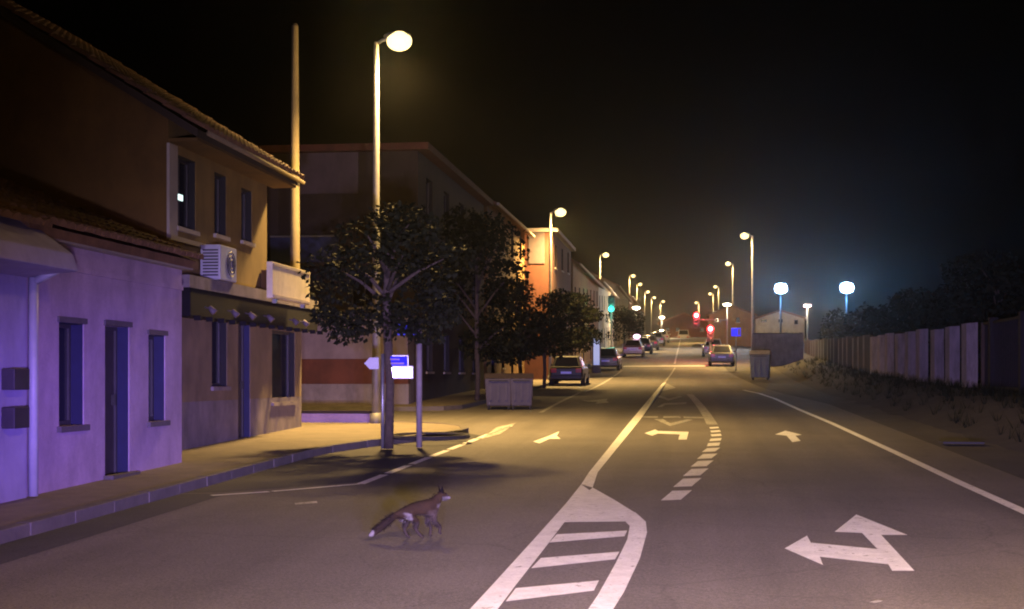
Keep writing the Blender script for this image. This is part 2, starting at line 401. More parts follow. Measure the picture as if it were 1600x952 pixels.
line_marking('centre_line', [tuple(G(1038, 598))[:2], (-1.0, 96)], .10, 'worn')
line_marking('centre_line', [(-1.1, 103), (-1.2, 180)], .13, 'worn')
marking('island_tip', [(1024, 614), (1056, 606), (1048, 602), (1038, 598)], 'worn')
marking('faint_chevron', [(1026, 620), (1045, 626), (1066, 620), (1062, 619), (1045, 623), (1031, 618)], 'worn')
# left-turn lane: dashes, arrows, give-way triangle
dash_c = [(1057, 774, 31, 16), (1074, 754, 29, 14), (1087, 738, 27, 12), (1097, 724.5, 25, 10), (1105, 713, 23, 8.5), (1111, 703, 21, 7), (1115, 694.5, 19, 6), (1118, 687, 17.5, 5), (1119, 680, 16, 4.3), (1118, 674, 15, 3.8), (1116, 668.5, 14, 3.4)]
for i, (x, y, wd, ht) in enumerate(dash_c):
    a = (ht * .55) * (1 if i < 6 else (.3 if i < 8 else -.4))
    marking('lane_dash', [(x - wd / 2 - a, y + ht / 2), (x + wd / 2 - a, y + ht / 2 - 1), (x + wd / 2 + a, y - ht / 2), (x - wd / 2 + a, y - ht / 2 + 1)])
line_marking('lane_line', gl([(1113, 664), (1105, 650), (1096, 637), (1086, 625), (1078, 617)]), .26, 'worn')
marking('turn_arrow', [(1007, 677), (1024, 671), (1028, 673.5), (1076, 675), (1073, 687), (1060, 687), (1062, 679), (1028, 677.5), (1019, 681)])
marking('turn_arrow', [(1027, 636), (1035, 631.5), (1038, 630), (1073, 628.5), (1072, 631.5), (1040, 632.8), (1034, 636)], 'worn')
tri = [(1022, 655), (1047, 666), (1083, 656), (1074, 655.2), (1047, 661.5), (1036, 655)]
marking('give_way_mark', tri, 'worn'); marking('give_way_mark', [(1036, 653), (1064, 653), (1062, 650.5), (1037, 650.5)], 'worn')
marking('give_way_line', [(999, 652.2), (1028, 653), (1028, 650.8), (1000, 650.4)], 'worn'); marking('give_way_line', [(1068, 653.2), (1102, 654), (1101, 651.6), (1068, 651)], 'worn')
# right lane arrows
marking('lane_arrow', [(1226, 857), (1261, 837), (1267, 848), (1371, 858), (1347, 833), (1304, 831), (1338, 804), (1418, 836), (1377, 836), (1429, 892), (1394, 892), (1388, 882), (1281, 870), (1286, 883)])
marking('lane_arrow', [(1211, 679), (1227, 673), (1253, 679.5), (1243, 681), (1251, 689), (1238, 691), (1229, 681)])
marking('worn_patch', [(1358, 941), (1372, 937), (1380, 939), (1366, 943)], 'worn')
# left lane arrows and lines
marking('lane_arrow', [(833, 690), (858, 681), (874, 674), (870, 681), (876, 686), (858, 686), (843, 693)], 'paint')
marking('lane_arrow', [(908, 625), (922, 626), (950, 623), (947, 626.5), (952, 629), (930, 631), (934, 628), (918, 628)], 'worn')
for a, b in (((330, 775), (420, 769)), ((426, 768.5), (560, 757))): line_marking('bay_line', gl([a, b]), .10)
pts = gl([(563, 757), (800, 665)])
a, b = Vector((*pts[0], 0)), Vector((*pts[1], 0))
for i in range(9):
    p, q = a.lerp(b, i / 9), a.lerp(b, (i + .86) / 9); line_marking('bay_line', [tuple(p)[:2], tuple(q)[:2]], .13)
marking('bay_mark', [(752, 686), (776, 668), (806, 661), (782, 678)], 'worn')
line_marking('bay_line', gl([(845, 645), (874, 629), (905, 614)]), .13, 'worn')
line_marking('bay_line', [(-4.5, 61), (-4.4, 92)], .12, 'worn')
marking('faint_mark', [(460, 786), (495, 783), (496, 786), (462, 789)], 'worn')
line_marking('edge_line', gl([(1640, 818), (1600, 800), (1500, 755), (1400, 708), (1300, 662), (1250, 641), (1210, 623), (1186, 615), (1162, 610)]), .15)
line_marking('stop_line', [(-4.6, 98.5), (1.5, 99.2)], .9)

# darker asphalt over the parking bay and gutter strip along the left kerb
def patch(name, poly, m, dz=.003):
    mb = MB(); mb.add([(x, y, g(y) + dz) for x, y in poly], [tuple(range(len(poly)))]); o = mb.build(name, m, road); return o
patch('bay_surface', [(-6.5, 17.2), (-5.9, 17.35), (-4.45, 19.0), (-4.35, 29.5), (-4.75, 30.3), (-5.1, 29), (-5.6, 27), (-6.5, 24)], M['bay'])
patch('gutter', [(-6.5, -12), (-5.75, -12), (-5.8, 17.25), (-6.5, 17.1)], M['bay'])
# small ironwork on the ground
def cover(px, py, w, d, dz, name='drain_cover', label='', par=None):
    p = G(px, py, dz); mb = MB(); mb.box((p.x - w / 2, p.y - d / 2, p.z - .02), (p.x + w / 2, p.y + d / 2, p.z + .012))
    o = mb.build(name, M['iron'], par)
    if par is None: tag(o, label, 'drain cover')
    return o
cover(1502, 691, .75, .5, .05, label='dark flat drain cover lying on the brown right-hand verge')
p = G(672, 683, .12)
mb = MB(); mb.tube([(p.x + .75 * math.cos(t), p.y + .75 * math.sin(t), g(p.y + .75 * math.sin(t)) + .135) for t in [i * math.pi / 10 for i in range(21)]], .045, 6)
tag(mb.build('tree_pit_ring', M['iron']), 'dark iron ring of the tree pit on the corner pavement', 'tree pit ring')

# ------------------------------------------------------------------ buildings
def mapX(X, side):          # facade in a plane of constant x; side=+1 looks towards +x
    return lambda u, z, d: (X - side * d, u, z)
def mapY(Y):                # facade looking towards the camera (-y)
    return lambda u, z, d: (u, Y + d, z)
def hexmap(mb, mp, u0, u1, z0, z1, d0, d1):
    mb.hexa([mp(u0, z0, d0), mp(u1, z0, d0), mp(u1, z0, d1), mp(u0, z0, d1), mp(u0, z1, d0), mp(u1, z1, d0), mp(u1, z1, d1), mp(u0, z1, d1)])
def facade(mb, mp, u0, u1, z0, z1, ops, th=.24):
    us = sorted({u0, u1, *[o[0] for o in ops], *[o[1] for o in ops]})
    for a, b in zip(us, us[1:]):
        m = (a + b) / 2; zs = [z0]
        for o in sorted([o for o in ops if o[0] < m < o[1]], key=lambda o: o[2]): zs += [o[2], o[3]]
        zs.append(z1)
        for i in range(0, len(zs), 2):
            if zs[i + 1] - zs[i] > .01: hexmap(mb, mp, a, b, zs[i], zs[i + 1], 0, th)
def window(parent, mp, o, fm='frame', gm='glass', rec=.13, sill='trim', bars=1, surround=None, reveal=True):
    u0, u1, z0, z1 = o[:4]; f = .055
    mb = MB()
    hexmap(mb, mp, u0, u0 + f, z0, z1, rec, rec + .06); hexmap(mb, mp, u1 - f, u1, z0, z1, rec, rec + .06)
    hexmap(mb, mp, u0 + f, u1 - f, z0, z0 + f, rec, rec + .06); hexmap(mb, mp, u0 + f, u1 - f, z1 - f, z1, rec, rec + .06)
    for k in range(bars):
        c = u0 + (u1 - u0) * (k + 1) / (bars + 1); hexmap(mb, mp, c - .025, c + .025, z0 + f, z1 - f, rec + .004, rec + .056)
    wd = mb.build('window', M[fm], parent)
    if reveal:
        mb = MB()
        hexmap(mb, mp, u0 - .002, u0 + .012, z0, z1, .015, rec - .002); hexmap(mb, mp, u1 - .012, u1 + .002, z0, z1, .015, rec - .002); hexmap(mb, mp, u0 + .013, u1 - .013, z1 - .012, z1 + .002, .015, rec - .002)
        mb.build('reveal', M['reveal'] if reveal == 2 else M['blackrev'], wd)
    mb = MB(); hexmap(mb, mp, u0 + f, u1 - f, z0 + f, z1 - f, rec + .03, rec + .045); mb.build('pane', M[gm], wd)
    if sill:
        mb = MB(); hexmap(mb, mp, u0 - .06, u1 + .06, z0 - .075, z0 - .002, -.06, .05); mb.build('sill', M[sill], wd)
    if surround:
        mb = MB(); s = .1
        hexmap(mb, mp, u0 - s, u0, z0, z1 + s, -.02, .03); hexmap(mb, mp, u1, u1 + s, z0, z1 + s, -.02, .03); hexmap(mb, mp, u0, u1, z1, z1 + s, -.02, .03)
        mb.build('frame', M[surround], wd)
    return wd
def door(parent, mp, o, m='door', rec=.16):
    u0, u1, z0, z1 = o[:4]
    mb = MB(); hexmap(mb, mp, u0 + .05, u1 - .05, z0, z1 - .05, rec, rec + .05)
    for (a, b) in ((.12, .46), (.54, .9)):
        hexmap(mb, mp, u0 + .13, u1 - .13, z0 + (z1 - z0) * a, z0 + (z1 - z0) * b, rec - .012, rec)
    d = mb.build('door', M[m], parent)
    mb = MB()
    hexmap(mb, mp, u0 - .002, u0 + .012, z0, z1, .015, rec - .032); hexmap(mb, mp, u1 - .012, u1 + .002, z0, z1, .015, rec - .032); mb.build('reveal', M['reveal'], d)
    mb = MB(); hexmap(mb, mp, u0, u0 + .05, z0, z1, rec - .03, rec + .06); hexmap(mb, mp, u1 - .05, u1, z0, z1, rec - .03, rec + .06); hexmap(mb, mp, u0 + .05, u1 - .05, z1 - .05, z1, rec - .03, rec + .06)
    mb.build('frame', M['frame'], d)
    mb = MB(); hexmap(mb, mp, u1 - .16, u1 - .12, z0 + .95, z0 + 1.1, rec - .07, rec - .005); mb.build('handle', M['iron'], d)
    return d
def tiles(x_eave, x_ridge, y0, y1, z_eave, z_ridge, parent, pitch=.24, seg=4, name='roof_tiles'):   # barrel tiles laid in rows down the slope
    mb = MB(); run = Vector((x_ridge - x_eave, 0, z_ridge - z_eave)); L = run.length; d = run / L; nrm = Vector((-d.z, 0, d.x))
    if nrm.z < 0: nrm = -nrm
    n = max(1, int((y1 - y0) / pitch)); rows = max(2, int(L / .38)); r = pitch * .5
    for i in range(n):
        yc = y0 + (i + .5) * (y1 - y0) / n + random.uniform(-.012, .012)
        for j in range(rows):
            a = Vector((x_eave, yc, z_eave)) + d * (L * j / rows - .03) + nrm * (.02 + random.uniform(0, .012))
            b = Vector((x_eave, yc, z_eave)) + d * (L * (j + 1) / rows + .02) + nrm * random.uniform(-.005, .005)
            ring = []
            for (p, rr) in ((a, r * 1.0), (b, r * .82)):
                for k in range(seg + 1):
                    t = math.pi * k / seg; ring.append(p + Vector((0, 1, 0)) * (-math.cos(t) * rr) + nrm * (math.sin(t) * rr * .75))
            mb.add(ring, [(k, k + 1, seg + 2 + k, seg + 1 + k) for k in range(seg)] + [tuple(range(seg, -1, -1))])
    o = mb.build(name, M['tile'], parent); o['kind'] = 'stuff'; return o
def roof_slab(mb, x_eave, x_ridge, y0, y1, z_eave, z_ridge, th=.12):
    mb.hexa([(x_eave, y0, z_eave - th), (x_ridge, y0, z_ridge - th), (x_ridge, y1, z_ridge - th), (x_eave, y1, z_eave - th),
             (x_eave, y0, z_eave), (x_ridge, y0, z_ridge), (x_ridge, y1, z_ridge), (x_eave, y1, z_eave)])

# ---- white cottage
XW = -7.65
h0 = world_thing('white_house', 'low white rendered cottage with two narrow windows and a dark door between', 'house', (XW, 18.2, g(18.2)))
mpw = mapX(XW, 1)
yA, yB = PX(36, 700, XW).y, PX(284, 600, XW).y
def opX(X, x0, x1, yt, yb):
    a, b = PX(x0, (yt + yb) / 2, X), PX(x1, (yt + yb) / 2, X); zt = (PX(x0, yt, X).z + PX(x1, yt + (0), X).z) / 2; zb = (PX(x0, yb, X).z + PX(x1, yb, X).z) / 2
    return (a.y, b.y, zb, zt)
w1 = opX(XW, 92, 131, 505, 665); w2 = opX(XW, 232, 258, 524, 658); d1 = opX(XW, 164, 202, 510, 740)
d1 = (d1[0], d1[1], g(d1[0]) + .13, d1[3])
ztop = 3.5
mb = MB(); facade(mb, mpw, yA, yB, g(yA) - .2, ztop, [w1, w2, d1]); mb.box((XW - .24, yA, g(yA) - .2), (XW - 8, yB, ztop))
mb.box((XW - .24, yB - .002, ztop), (XW - .5, yB - .25, ztop + .1))
mb.add([(XW, yB, ztop), (XW - 8, yB, ztop), (XW - 4, yB, ztop + 1.55), (XW, yB - .22, ztop), (XW - 8, yB - .22, ztop), (XW - 4, yB - .22, ztop + 1.55)], [(0, 1, 2), (3, 5, 4), (0, 2, 5, 3), (2, 1, 4, 5)])
mb.build('wall', M['white'], h0)
mb = MB(); roof_slab(mb, XW + .22, XW - 4.1, yA - .3, yB + .12, ztop + .06, ztop + 1.74); roof_slab(mb, XW - 8.3, XW - 4.1, yA - .3, yB + .12, ztop + .06, ztop + 1.74)
rf = mb.build('roof', M['tile'], h0)
tiles(XW + .26, XW - 4.1, yA - .25, yB + .12, ztop + .07, ztop + 1.75, rf)
mb = MB(); hexmap(mb, mpw, yA, yB, ztop - .36 - .02, ztop - .31, -.025, .02); mb.build('string_course', M['white'], h0)
mb = MB(); hexmap(mb, mpw, yA - .05, yB + .05, ztop - .07, ztop + .03, -.16, .03); mb.build('cornice', M['trim'], h0)
window(h0, mpw, w1, rec=.17, sill='darksill', reveal=2); window(h0, mpw, w2, rec=.17, sill='darksill', reveal=2); door(h0, mpw, d1, rec=.2)
for o in (w1, w2, d1):
    mb = MB(); hexmap(mb, mpw, o[0] - .05, o[1] + .05, o[3], o[3] + .07, -.03, .03); mb.build('lintel', M['darksill'], h0)
mb = MB(); mb.box((XW + .0, d1[0] - .05, g(d1[0]) + .0), (XW + .14, d1[1] + .05, g(d1[0]) + .17)); mb.build('door_step', M['kerb'], h0)

# ---- pale neighbour at the left edge
XN = -7.6
h1 = world_thing('terraced_house', 'pale blue-lit house cut by the left edge with a deep projecting canopy', 'house', (XN, 12, g(12)))
mpn = mapX(XN, 1)
wn = (12.9, 14.4, 1.5, 2.6)
mb = MB(); facade(mb, mpn, 6, yA - .02, g(6) - .2, 3.3, [wn]); mb.box((XN - .24, 6, -.2), (XN - 8, yA - .02, 3.3)); mb.build('wall', M['blueish'], h1)
window(h1, mpn, wn)
a = PX(20, 400, XN); 
mb = MB()
mb.hexa([(XN, 6, 2.95), (XN + .62, 6, 3.02), (XN + .62, yA + .02, 3.02), (XN, yA + .02, 2.95), (XN, 6, 3.62), (XN + .55, 6, 3.22), (XN + .55, yA + .02, 3.22), (XN, yA + .02, 3.62)])
mb.build('canopy', M['blueish'], h1, bevel=.02)
mb = MB(); mb.tube([(XN + .1, yA - .05, 2.95), (XN + .1, yA - .05, g(yA) + .14)], .055, 10); mb.tube([(XN + .1, yA - .05, 2.9), (XN + .42, yA - .05, 3.05)], .05, 8)
mb.build('drainpipe', M['ac'], h1, smooth=True)
for zc in (1.78, 1.35):
    mb = MB(); mb.box((XN, yA - .62, zc - .12), (XN + .16, yA - .26, zc + .12)); b_ = mb.build('meter_box', M['recycle'], h1, bevel=.012)
mb = MB(); roof_slab(mb, XN + .1, XN - 4, 6, yA - .02, 3.5, 5.0); rf = mb.build('roof', M['tile'], h1); tiles(XN + .3, XN - 4, 10, yA - .05, 3.5, 5.0, rf)

# ---- two-storey house with the bar on its ground floor
XB = -8.6
h2 = world_thing('two_storey_house', 'brown gabled two-storey house with ochre upper front above a dark canopied ground floor', 'house', (XB, 25, g(25)))
mpb = mapX(XB, 1)
y0, y1, y2 = PX(263, 300, XB).y, PX(417, 300, XB).y, PX(471, 600, XB).y
zE = 6.15; zF = 3.42
ub = [opX(XB, 276, 306, 247, 358), opX(XB, 335, 354, 272, 368), opX(XB, 377, 394, 296, 378)]
gb = [opX(XB, 331, 355, 497, 604), opX(XB, 425, 461, 518, 628)]
dB = opX(XB, 372, 391, 500, 680); dB = (dB[0], dB[1], g(dB[0]) + .13, dB[3])
mb = MB(); facade(mb, mpb, y0, y1, zF, zE, ub); mb.build('wall', M['ochre'], h2, label='ochre upper street front')
mb = MB(); facade(mb, mpb, y0, y2, g(y0) + .95, zF - .02, [(*gb[0],), (*gb[1],), dB]); 
mb.box((XB - .24, y1 + .01, g(y0) - .2), (XB - 7, y2, zF - .02)); mb.build('wall', M['barwall'], h2, label='brown ground-floor front')
mb = MB(); facade(mb, mpb, y0, y2, g(y0) - .2, g(y0) + .948, [(dB[0], dB[1], dB[2], 9)] , th=.2)
mb.build('plinth', M['plinth'], h2)
mb = MB(); rise = 4.3 * .62
mb.box((XB - .24, y0, g(y0) - .2), (XB - 8.4, y1, zE))
mb.add([(XB, y0 - .005, zE), (XB - 8.6, y0 - .005, zE), (XB - 4.3, y0 - .005, zE + rise), (XB, y0 + .25, zE), (XB - 8.6, y0 + .25, zE), (XB - 4.3, y0 + .25, zE + rise)], [(0, 2, 1), (3, 4, 5), (0, 3, 5, 2), (2, 5, 4, 1)])
mb.box((XB - .001, y0 - .006, zF), (XB - 8.6, y0 + .03, zE)); mb.box((XB - .001, y0 - .006, g(y0) - .2), (XB - 8.6, y0 + .03, zF))
mb.build('gable_wall', M['brown'], h2)
mb = MB(); roof_slab(mb, XB + .55, XB - 4.35, y0 - .12, y1 + .5, zE - .25, zE + rise + .12, .14); roof_slab(mb, XB - 9.2, XB - 4.35, y0 - .12, y1 + .5, zE - .25, zE + rise + .12, .14)
rf = mb.build('roof', M['dark'], h2); tiles(XB + .6, XB - 4.35, y0 - .1, y1 + .5, zE - .24, zE + rise + .13, rf)
mb = MB(); mb.tube([(XB + .62, y0 + .2, zE - .27), (XB + .62, y1 + .52, zE - .30)], .045, 8); mb.build('gutter', M['barwall'], h2, smooth=True)
mb = MB(); mb.box((XB + .005, y0 + .01, zE - .42), (XB + .5, y1 + .4, zE - .37)); mb.build('soffit', M['brown'], h2)
wobj = [window(h2, mpb, o, bars=1 if i == 0 else 0) for i, o in enumerate(ub)]
o = ub[0]
mb = MB(); hexmap(mb, mpb, o[0] + .42, o[0] + .62, o[2] + .50, o[2] + .60, .12, .14); mb.build('reflection_glow', M['reflglow'], wobj[0])  # glowing strip stands in for a reflection in the pane
mb = MB(); s = .09      # pale surround of the corner window
hexmap(mb, mpb, y0 - .02, o[0] - .02, o[2] - .18, o[3] + .12, -.03, .02); hexmap(mb, mpb, y0 - .02, o[1] + .4, o[2] - .26, o[2] - .181, -.05, .02)
mb.build('window_surround', M['trim'], h2)
for o in gb: window(h2, mpb, o, bars=0, sill='plinth')
door(h2, mpb, dB)
# air conditioner on the ledge
p = PX(322, 400, XB)
a = MB(); a.box((XB + .05, p.y - .45, zF + .1), (XB + .42, p.y + .45, zF + .72)); acu = tag(a.build('air_conditioner', M['ac'], None, bevel=.02), 'white air conditioner unit on the ledge under the ochre upper windows', 'air conditioner')
mb = MB()
for k in range(9):
    mb.box((XB + .10, p.y - .456, zF + .17 + k * .055), (XB + .38, p.y - .44, zF + .195 + k * .055))
mb.build('grille', M['black'], acu)
mb = MB()
for k in range(3):
    pts = [(XB + .43, p.y + .12 + (.08 + .07 * k) * math.cos(t), zF + .41 + (.08 + .07 * k) * math.sin(t)) for t in [i * math.pi / 8 for i in range(17)]]
    mb.tube(pts, .008, 4)
mb.build('fan_guard', M['black'], acu)
# ledge and canopy of the bar
mb = MB(); mb.box((XB - .3, y0 + .02, zF - .12), (XB + .36, y2 + .1, zF + .09)); mb.build('ledge', M['plinth'], h2)
mb = MB(); mb.box((XB + .01, y0 + .1, 2.82), (XB + .34, y2 + .12, 3.30)); cn = mb.build('canopy', M['canopy'], h2, bevel=.02)
mb = MB()
for k in range(14):
    yy = y0 + .3 + k * (y2 - y0 - .2) / 13; mb.box((XB + .34, yy - .03, 2.76), (XB + .46, yy + .03, 2.84))
mb.build('rafter', M['canopy'], cn)['kind'] = 'stuff'
for px in (320, 356, 383, 412, 452, 468):
    q = PX(px, 500, XB + .4)
    mb = MB(); mb.tube([(XB + .40, q.y, 3.0), (XB + .52, q.y, 2.96)], .012, 5); mb.tube([(XB + .48, q.y, 3.0), (XB + .58, q.y, 2.9)], [.04, .06], 10)
    mb.build('canopy_spotlight', M['darksill'], h2, smooth=True)
mb = MB(); mb.box((XB + .02, y1 - .45, zF + .1), (XB + .38, y1 + .25, zF + .55)); mb.build('parapet', M['brown'], h2)
# cream signboard
s0, s1 = PX(421, 465, XB + .62), PX(480, 475, XB + .62)
sg = world_thing('signboard', 'cream lit-up signboard standing on the canopy end of the brown house', 'signboard', (XB + .62, (s0.y + s1.y) / 2, 3.3))
mb = MB(); mb.box((XB + .56, s0.y, 3.32), (XB + .68, s1.y, 4.02)); mb.build('board', M['sign'], sg, bevel=.012)
mb = MB(); mb.box((XB + .681, s0.y + .03, 3.34), (XB + .70, s1.y - .03, 3.39)); mb.box((XB + .681, s0.y + .03, 3.95), (XB + .70, s1.y - .03, 4.0)); mb.build('trim', M['trim'], sg)
for yy in (s0.y + .3, s1.y - .4): MB().box((XB + .58, yy, 3.24), (XB + .66, yy + .1, 3.32)).build('bracket', M['metal'], sg)

# ---- banded corner house behind the side street
YR = 43.5
h3 = world_thing('corner_house', 'single-storey corner house with white upper wall and red lower band behind the tree', 'house', (-9.5, YR, g(YR)))
mpr = mapY(YR); zr = lambda py: PY(540, py, YR).z
XC = -8.8
mb = MB(); mb.box((-22, YR, zr(561)), (XC, YR + .3, zr(490))); mb.box((-22, YR + .3, g(YR) - .2), (XC, YR + 1, zr(490))); mb.build('wall', M['palewall'], h3)
mb = MB(); mb.box((-22, YR - .03, zr(600)), (XC + .02, YR + .3, zr(561.2))); mb.build('red_band', M['red'], h3)
mb = MB(); mb.box((-22, YR - .06, g(YR) - .2), (XC + .04, YR + .3, zr(600.2))); mb.build('plinth', M['plinth'], h3)
mb = MB(); mb.box((-22, YR - .25, zr(490)), (XC + .15, YR + 1.05, zr(484))); mb.build('coping', M['dark'], h3)
lw = world_thing('garden_wall', 'low whitewashed wall along the far side of the side street', 'wall', (-9, 40.6, g(40.6)))
p0 = G(478, 668); p1 = G(590, 667)
mb = MB(); mb.box((p0.x - 4, p0.y, g(p0.y) - .1), (p1.x, p0.y + .22, g(p0.y) + .33)); mb.build('wall', M['white'], lw, bevel=.01)
mb = MB(); mb.box((p0.x - 4, p0.y - .03, g(p0.y) + .331), (p1.x + .03, p0.y + .25, g(p0.y) + .40)); mb.build('coping', M['dark'], lw)

# ---- tall dark block with balconies
Y0c, Y1c = 45.2, 60; zC = 9.2
h4 = world_thing('apartment_block', 'dark three-storey block with pale upper panel towering behind the leaning street tree', 'apartment block', (XC, 50, g(50)))
mpc, mpcs = mapY(Y0c), mapX(XC, 1)
xl = PY(400, 220, Y0c).x
gops = [(xl + 1.0 + i * 2.2, xl + 1.9 + i * 2.2, z, z + 1.2) for i in range(2) for z in (4.1,)]
sops = [(Y0c + 1.4 + i * 3.4, Y0c + 2.6 + i * 3.4, z, z + 1.35) for i in range(4) for z in (2.0, 4.8, 7.2)]
mb = MB(); facade(mb, mpc, xl - 1, XC, g(45) - .2, zC, gops); facade(mb, mpcs, Y0c + .24, Y1c, g(45) - .2, zC, sops); mb.box((xl - 1, Y0c + .24, g(45) - .2), (XC - .24, Y1c, zC))
mb.build('wall', M['dark'], h4)
for o in gops: window(h4, mpc, o)
for o in sops: window(h4, mpcs, o)
mb = MB(); a, b = PY(468, 240, Y0c), PY(560, 302, Y0c); mb.box((a.x, Y0c - .05, b.z), (b.x, Y0c - .003, a.z)); mb.build('pale_panel', M['mauve'], h4)
mb = MB(); mb.box((xl - 1.2, Y0c - .35, zC), (XC + .4, Y1c + .1, zC + .22)); mb.build('cornice', M['red'], h4)
a, b = PY(424, 372, Y0c - 1), PY(530, 410, Y0c - 1)
mb = MB(); mb.box((a.x, Y0c - 1.1, b.z - .12), (b.x, Y0c - .01, b.z)); bal = mb.build('balcony', M['dark'], h4)
mb = MB(); mb.box((a.x, Y0c - 1.1, b.z), (b.x, Y0c - 1.05, a.z)); mb.build('balcony_panel', M['navy'], bal)
mb = MB(); mb.tube([(a.x - .02, Y0c - 1.08, a.z + .04), (b.x + .02, Y0c - 1.08, a.z + .04)], .035, 6); mb.build('handrail', M['metal'], bal)

def row_house(name, label, cat, X, ya, yb, zt, m, depth=9, roof='flat', storeys=2, roofm='tile', side=1, gable=True, eave=.45):
    h = world_thing(name, label, cat, (X, (ya + yb) / 2, g((ya + yb) / 2)))
    mp = mapX(X, side); zb = g(ya) - .3
    n = max(1, int((yb - ya) / 3.4)); st = (zt - g((ya + yb) / 2)) / storeys; ops = []
    for k in range(storeys):
        for i in range(n):
            c = ya + (i + .5) * (yb - ya) / n; zz = g(c) + k * st
            if k == 0 and i % 2 == 0: ops.append((c - .5, c + .5, g(c) + .14, g(c) + 2.25, 'd'))
            else: ops.append((c - .5, c + .5, zz + .95, zz + min(2.25, st - .3), 'w'))
    mb = MB(); facade(mb, mp, ya, yb, zb, zt, ops); mb.box((X - side * .24, ya, zb), (X - side * depth, yb, zt))
    if roof == 'gable':
        rr = depth / 2 * .5
        for ye in (ya, yb - .2):
            mb.add([(X, ye, zt), (X - side * depth, ye, zt), (X - side * depth / 2, ye, zt + rr), (X, ye + .2, zt), (X - side * depth, ye + .2, zt), (X - side * depth / 2, ye + .2, zt + rr)], [(0, 2, 1), (3, 4, 5), (0, 3, 5, 2), (2, 5, 4, 1)])
    mb.build('wall', m, h)
    for o in ops: (door if o[4] == 'd' else window)(h, mp, o)
    mb = MB()
    if roof == 'gable':
        rr = depth / 2 * .5; k = eave * .5
        roof_slab(mb, X + side * eave, X - side * depth / 2, ya - .2, yb + .2, zt - k + .12, zt + rr + .12); roof_slab(mb, X - side * (depth + eave), X - side * depth / 2, ya - .2, yb + .2, zt - k + .12, zt + rr + .12)
        mb.build('roof', M[roofm], h)
        mb = MB(); mb.tube([(X + side * (eave + .05), ya - .2, zt - k + .05), (X + side * (eave + .05), yb + .2, zt - k + .05)], .07, 6); mb.build('gutter', M['trim'], h)
    else:
        mb.box((X + side * .3, ya - .1, zt), (X - side * (depth + .1), yb + .1, zt + .2)); mb.build('cornice', M['trim'], h)
    return h
row_house('town_house', 'ochre gabled house catching lamp light on its far end past the dark block', 'house', XC, 61, 75, 9.55, M['orange'], roof='gable', storeys=3)
hE = row_house('town_house', 'reddish flat-roofed house stepping forward beyond the ochre gabled house', 'house', -7.4, 76, 88, 9.7, M['red'], depth=6, storeys=3)
mb = MB(); a, b = PY(826, 362, 76), PY(851, 412, 76); mb.box((a.x, 75.95, b.z), (b.x, 75.997, a.z)); mb.build('pale_panel', M['mauve'], hE)
row_house('town_house', 'yellow-lit house front beside the third street lamp on the left', 'house', -7.6, 92, 118, 9.4, M['ochre'], roof='gable', storeys=2)
row_house('town_house', 'dim cream house further up the left side behind parked cars', 'house', -7.8, 121, 146, 10.2, M['cream'], roof='gable', storeys=2)
row_house('town_house', 'small brown house near the top of the street on the left', 'house', -7.8, 149, 180, 11.6, M['barwall'], roof='gable', storeys=2)
row_house('town_house', 'last low house on the left at the crest of the street', 'house', -7.8, 184, 225, 12.5, M['red'], roof='gable', storeys=2)
# houses that close the street
def end_house(name, label, x0, x1, yt, yb, Y, m, gable=0.0, wins=()):
    a, b = PY(x0, yt, Y), PY(x1, yb, Y); h = world_thing(name, label, 'house', ((a.x + b.x) / 2, Y, b.z))
    mp = mapY(Y); ops = []
    for (u, v, s, t) in wins:
        p, q = PY(u, v, Y), PY(s, t, Y); ops.append((p.x, q.x, q.z, p.z))
    mb = MB(); facade(mb, mp, a.x, b.x, b.z - 3, a.z, ops); mb.box((a.x, Y + .24, b.z - 3), (b.x, Y + 8, a.z))
    c = (a.x + b.x) / 2
    if gable: mb.add([(a.x, Y, a.z), (b.x, Y, a.z), (c, Y, a.z + gable), (a.x, Y + 8, a.z), (b.x, Y + 8, a.z), (c, Y + 8, a.z + gable)], [(0, 1, 2), (3, 5, 4), (0, 2, 5, 3), (2, 1, 4, 5)])
    mb.build('wall', m, h)
    for o in ops: window(h, mp, o, bars=0)
    mb = MB()
    e = .35
    for s0_, xx in ((a.x - e, c), (b.x + e, c)):
        zz = a.z - e * gable / max(.1, (b.x - a.x) / 2)
        mb.hexa([(s0_, Y - .3, zz + .02), (xx, Y - .3, a.z + gable + .02), (xx, Y + 8.3, a.z + gable + .02), (s0_, Y + 8.3, zz + .02), (s0_, Y - .3, zz + .2), (xx, Y - .3, a.z + gable + .2), (xx, Y + 8.3, a.z + gable + .2), (s0_, Y + 8.3, zz + .2)])
    mb.build('roof', M['tile'], h)
    return h
end_house('end_house', 'reddish house closing the top of the street', 1030, 1108, 505, 527, 245, M['red'], 1.6, [(1040, 512, 1046, 518), (1056, 512, 1062, 518), (1094, 512, 1100, 518)])
end_house('gabled_house', 'orange-lit gabled house on the right beyond the red traffic lights', 1108, 1178, 493, 520, 152, M['orange'], .9, [(1116, 497, 1123, 503), (1150, 496, 1156, 504)])
end_house('gabled_house', 'pale gabled house with small dark windows above the grey boundary wall', 1181, 1257, 499, 522, 150, M['cream'], .8, [(1189, 497.5, 1198, 503), (1216, 496, 1223, 504), (1241, 500, 1247, 507)])
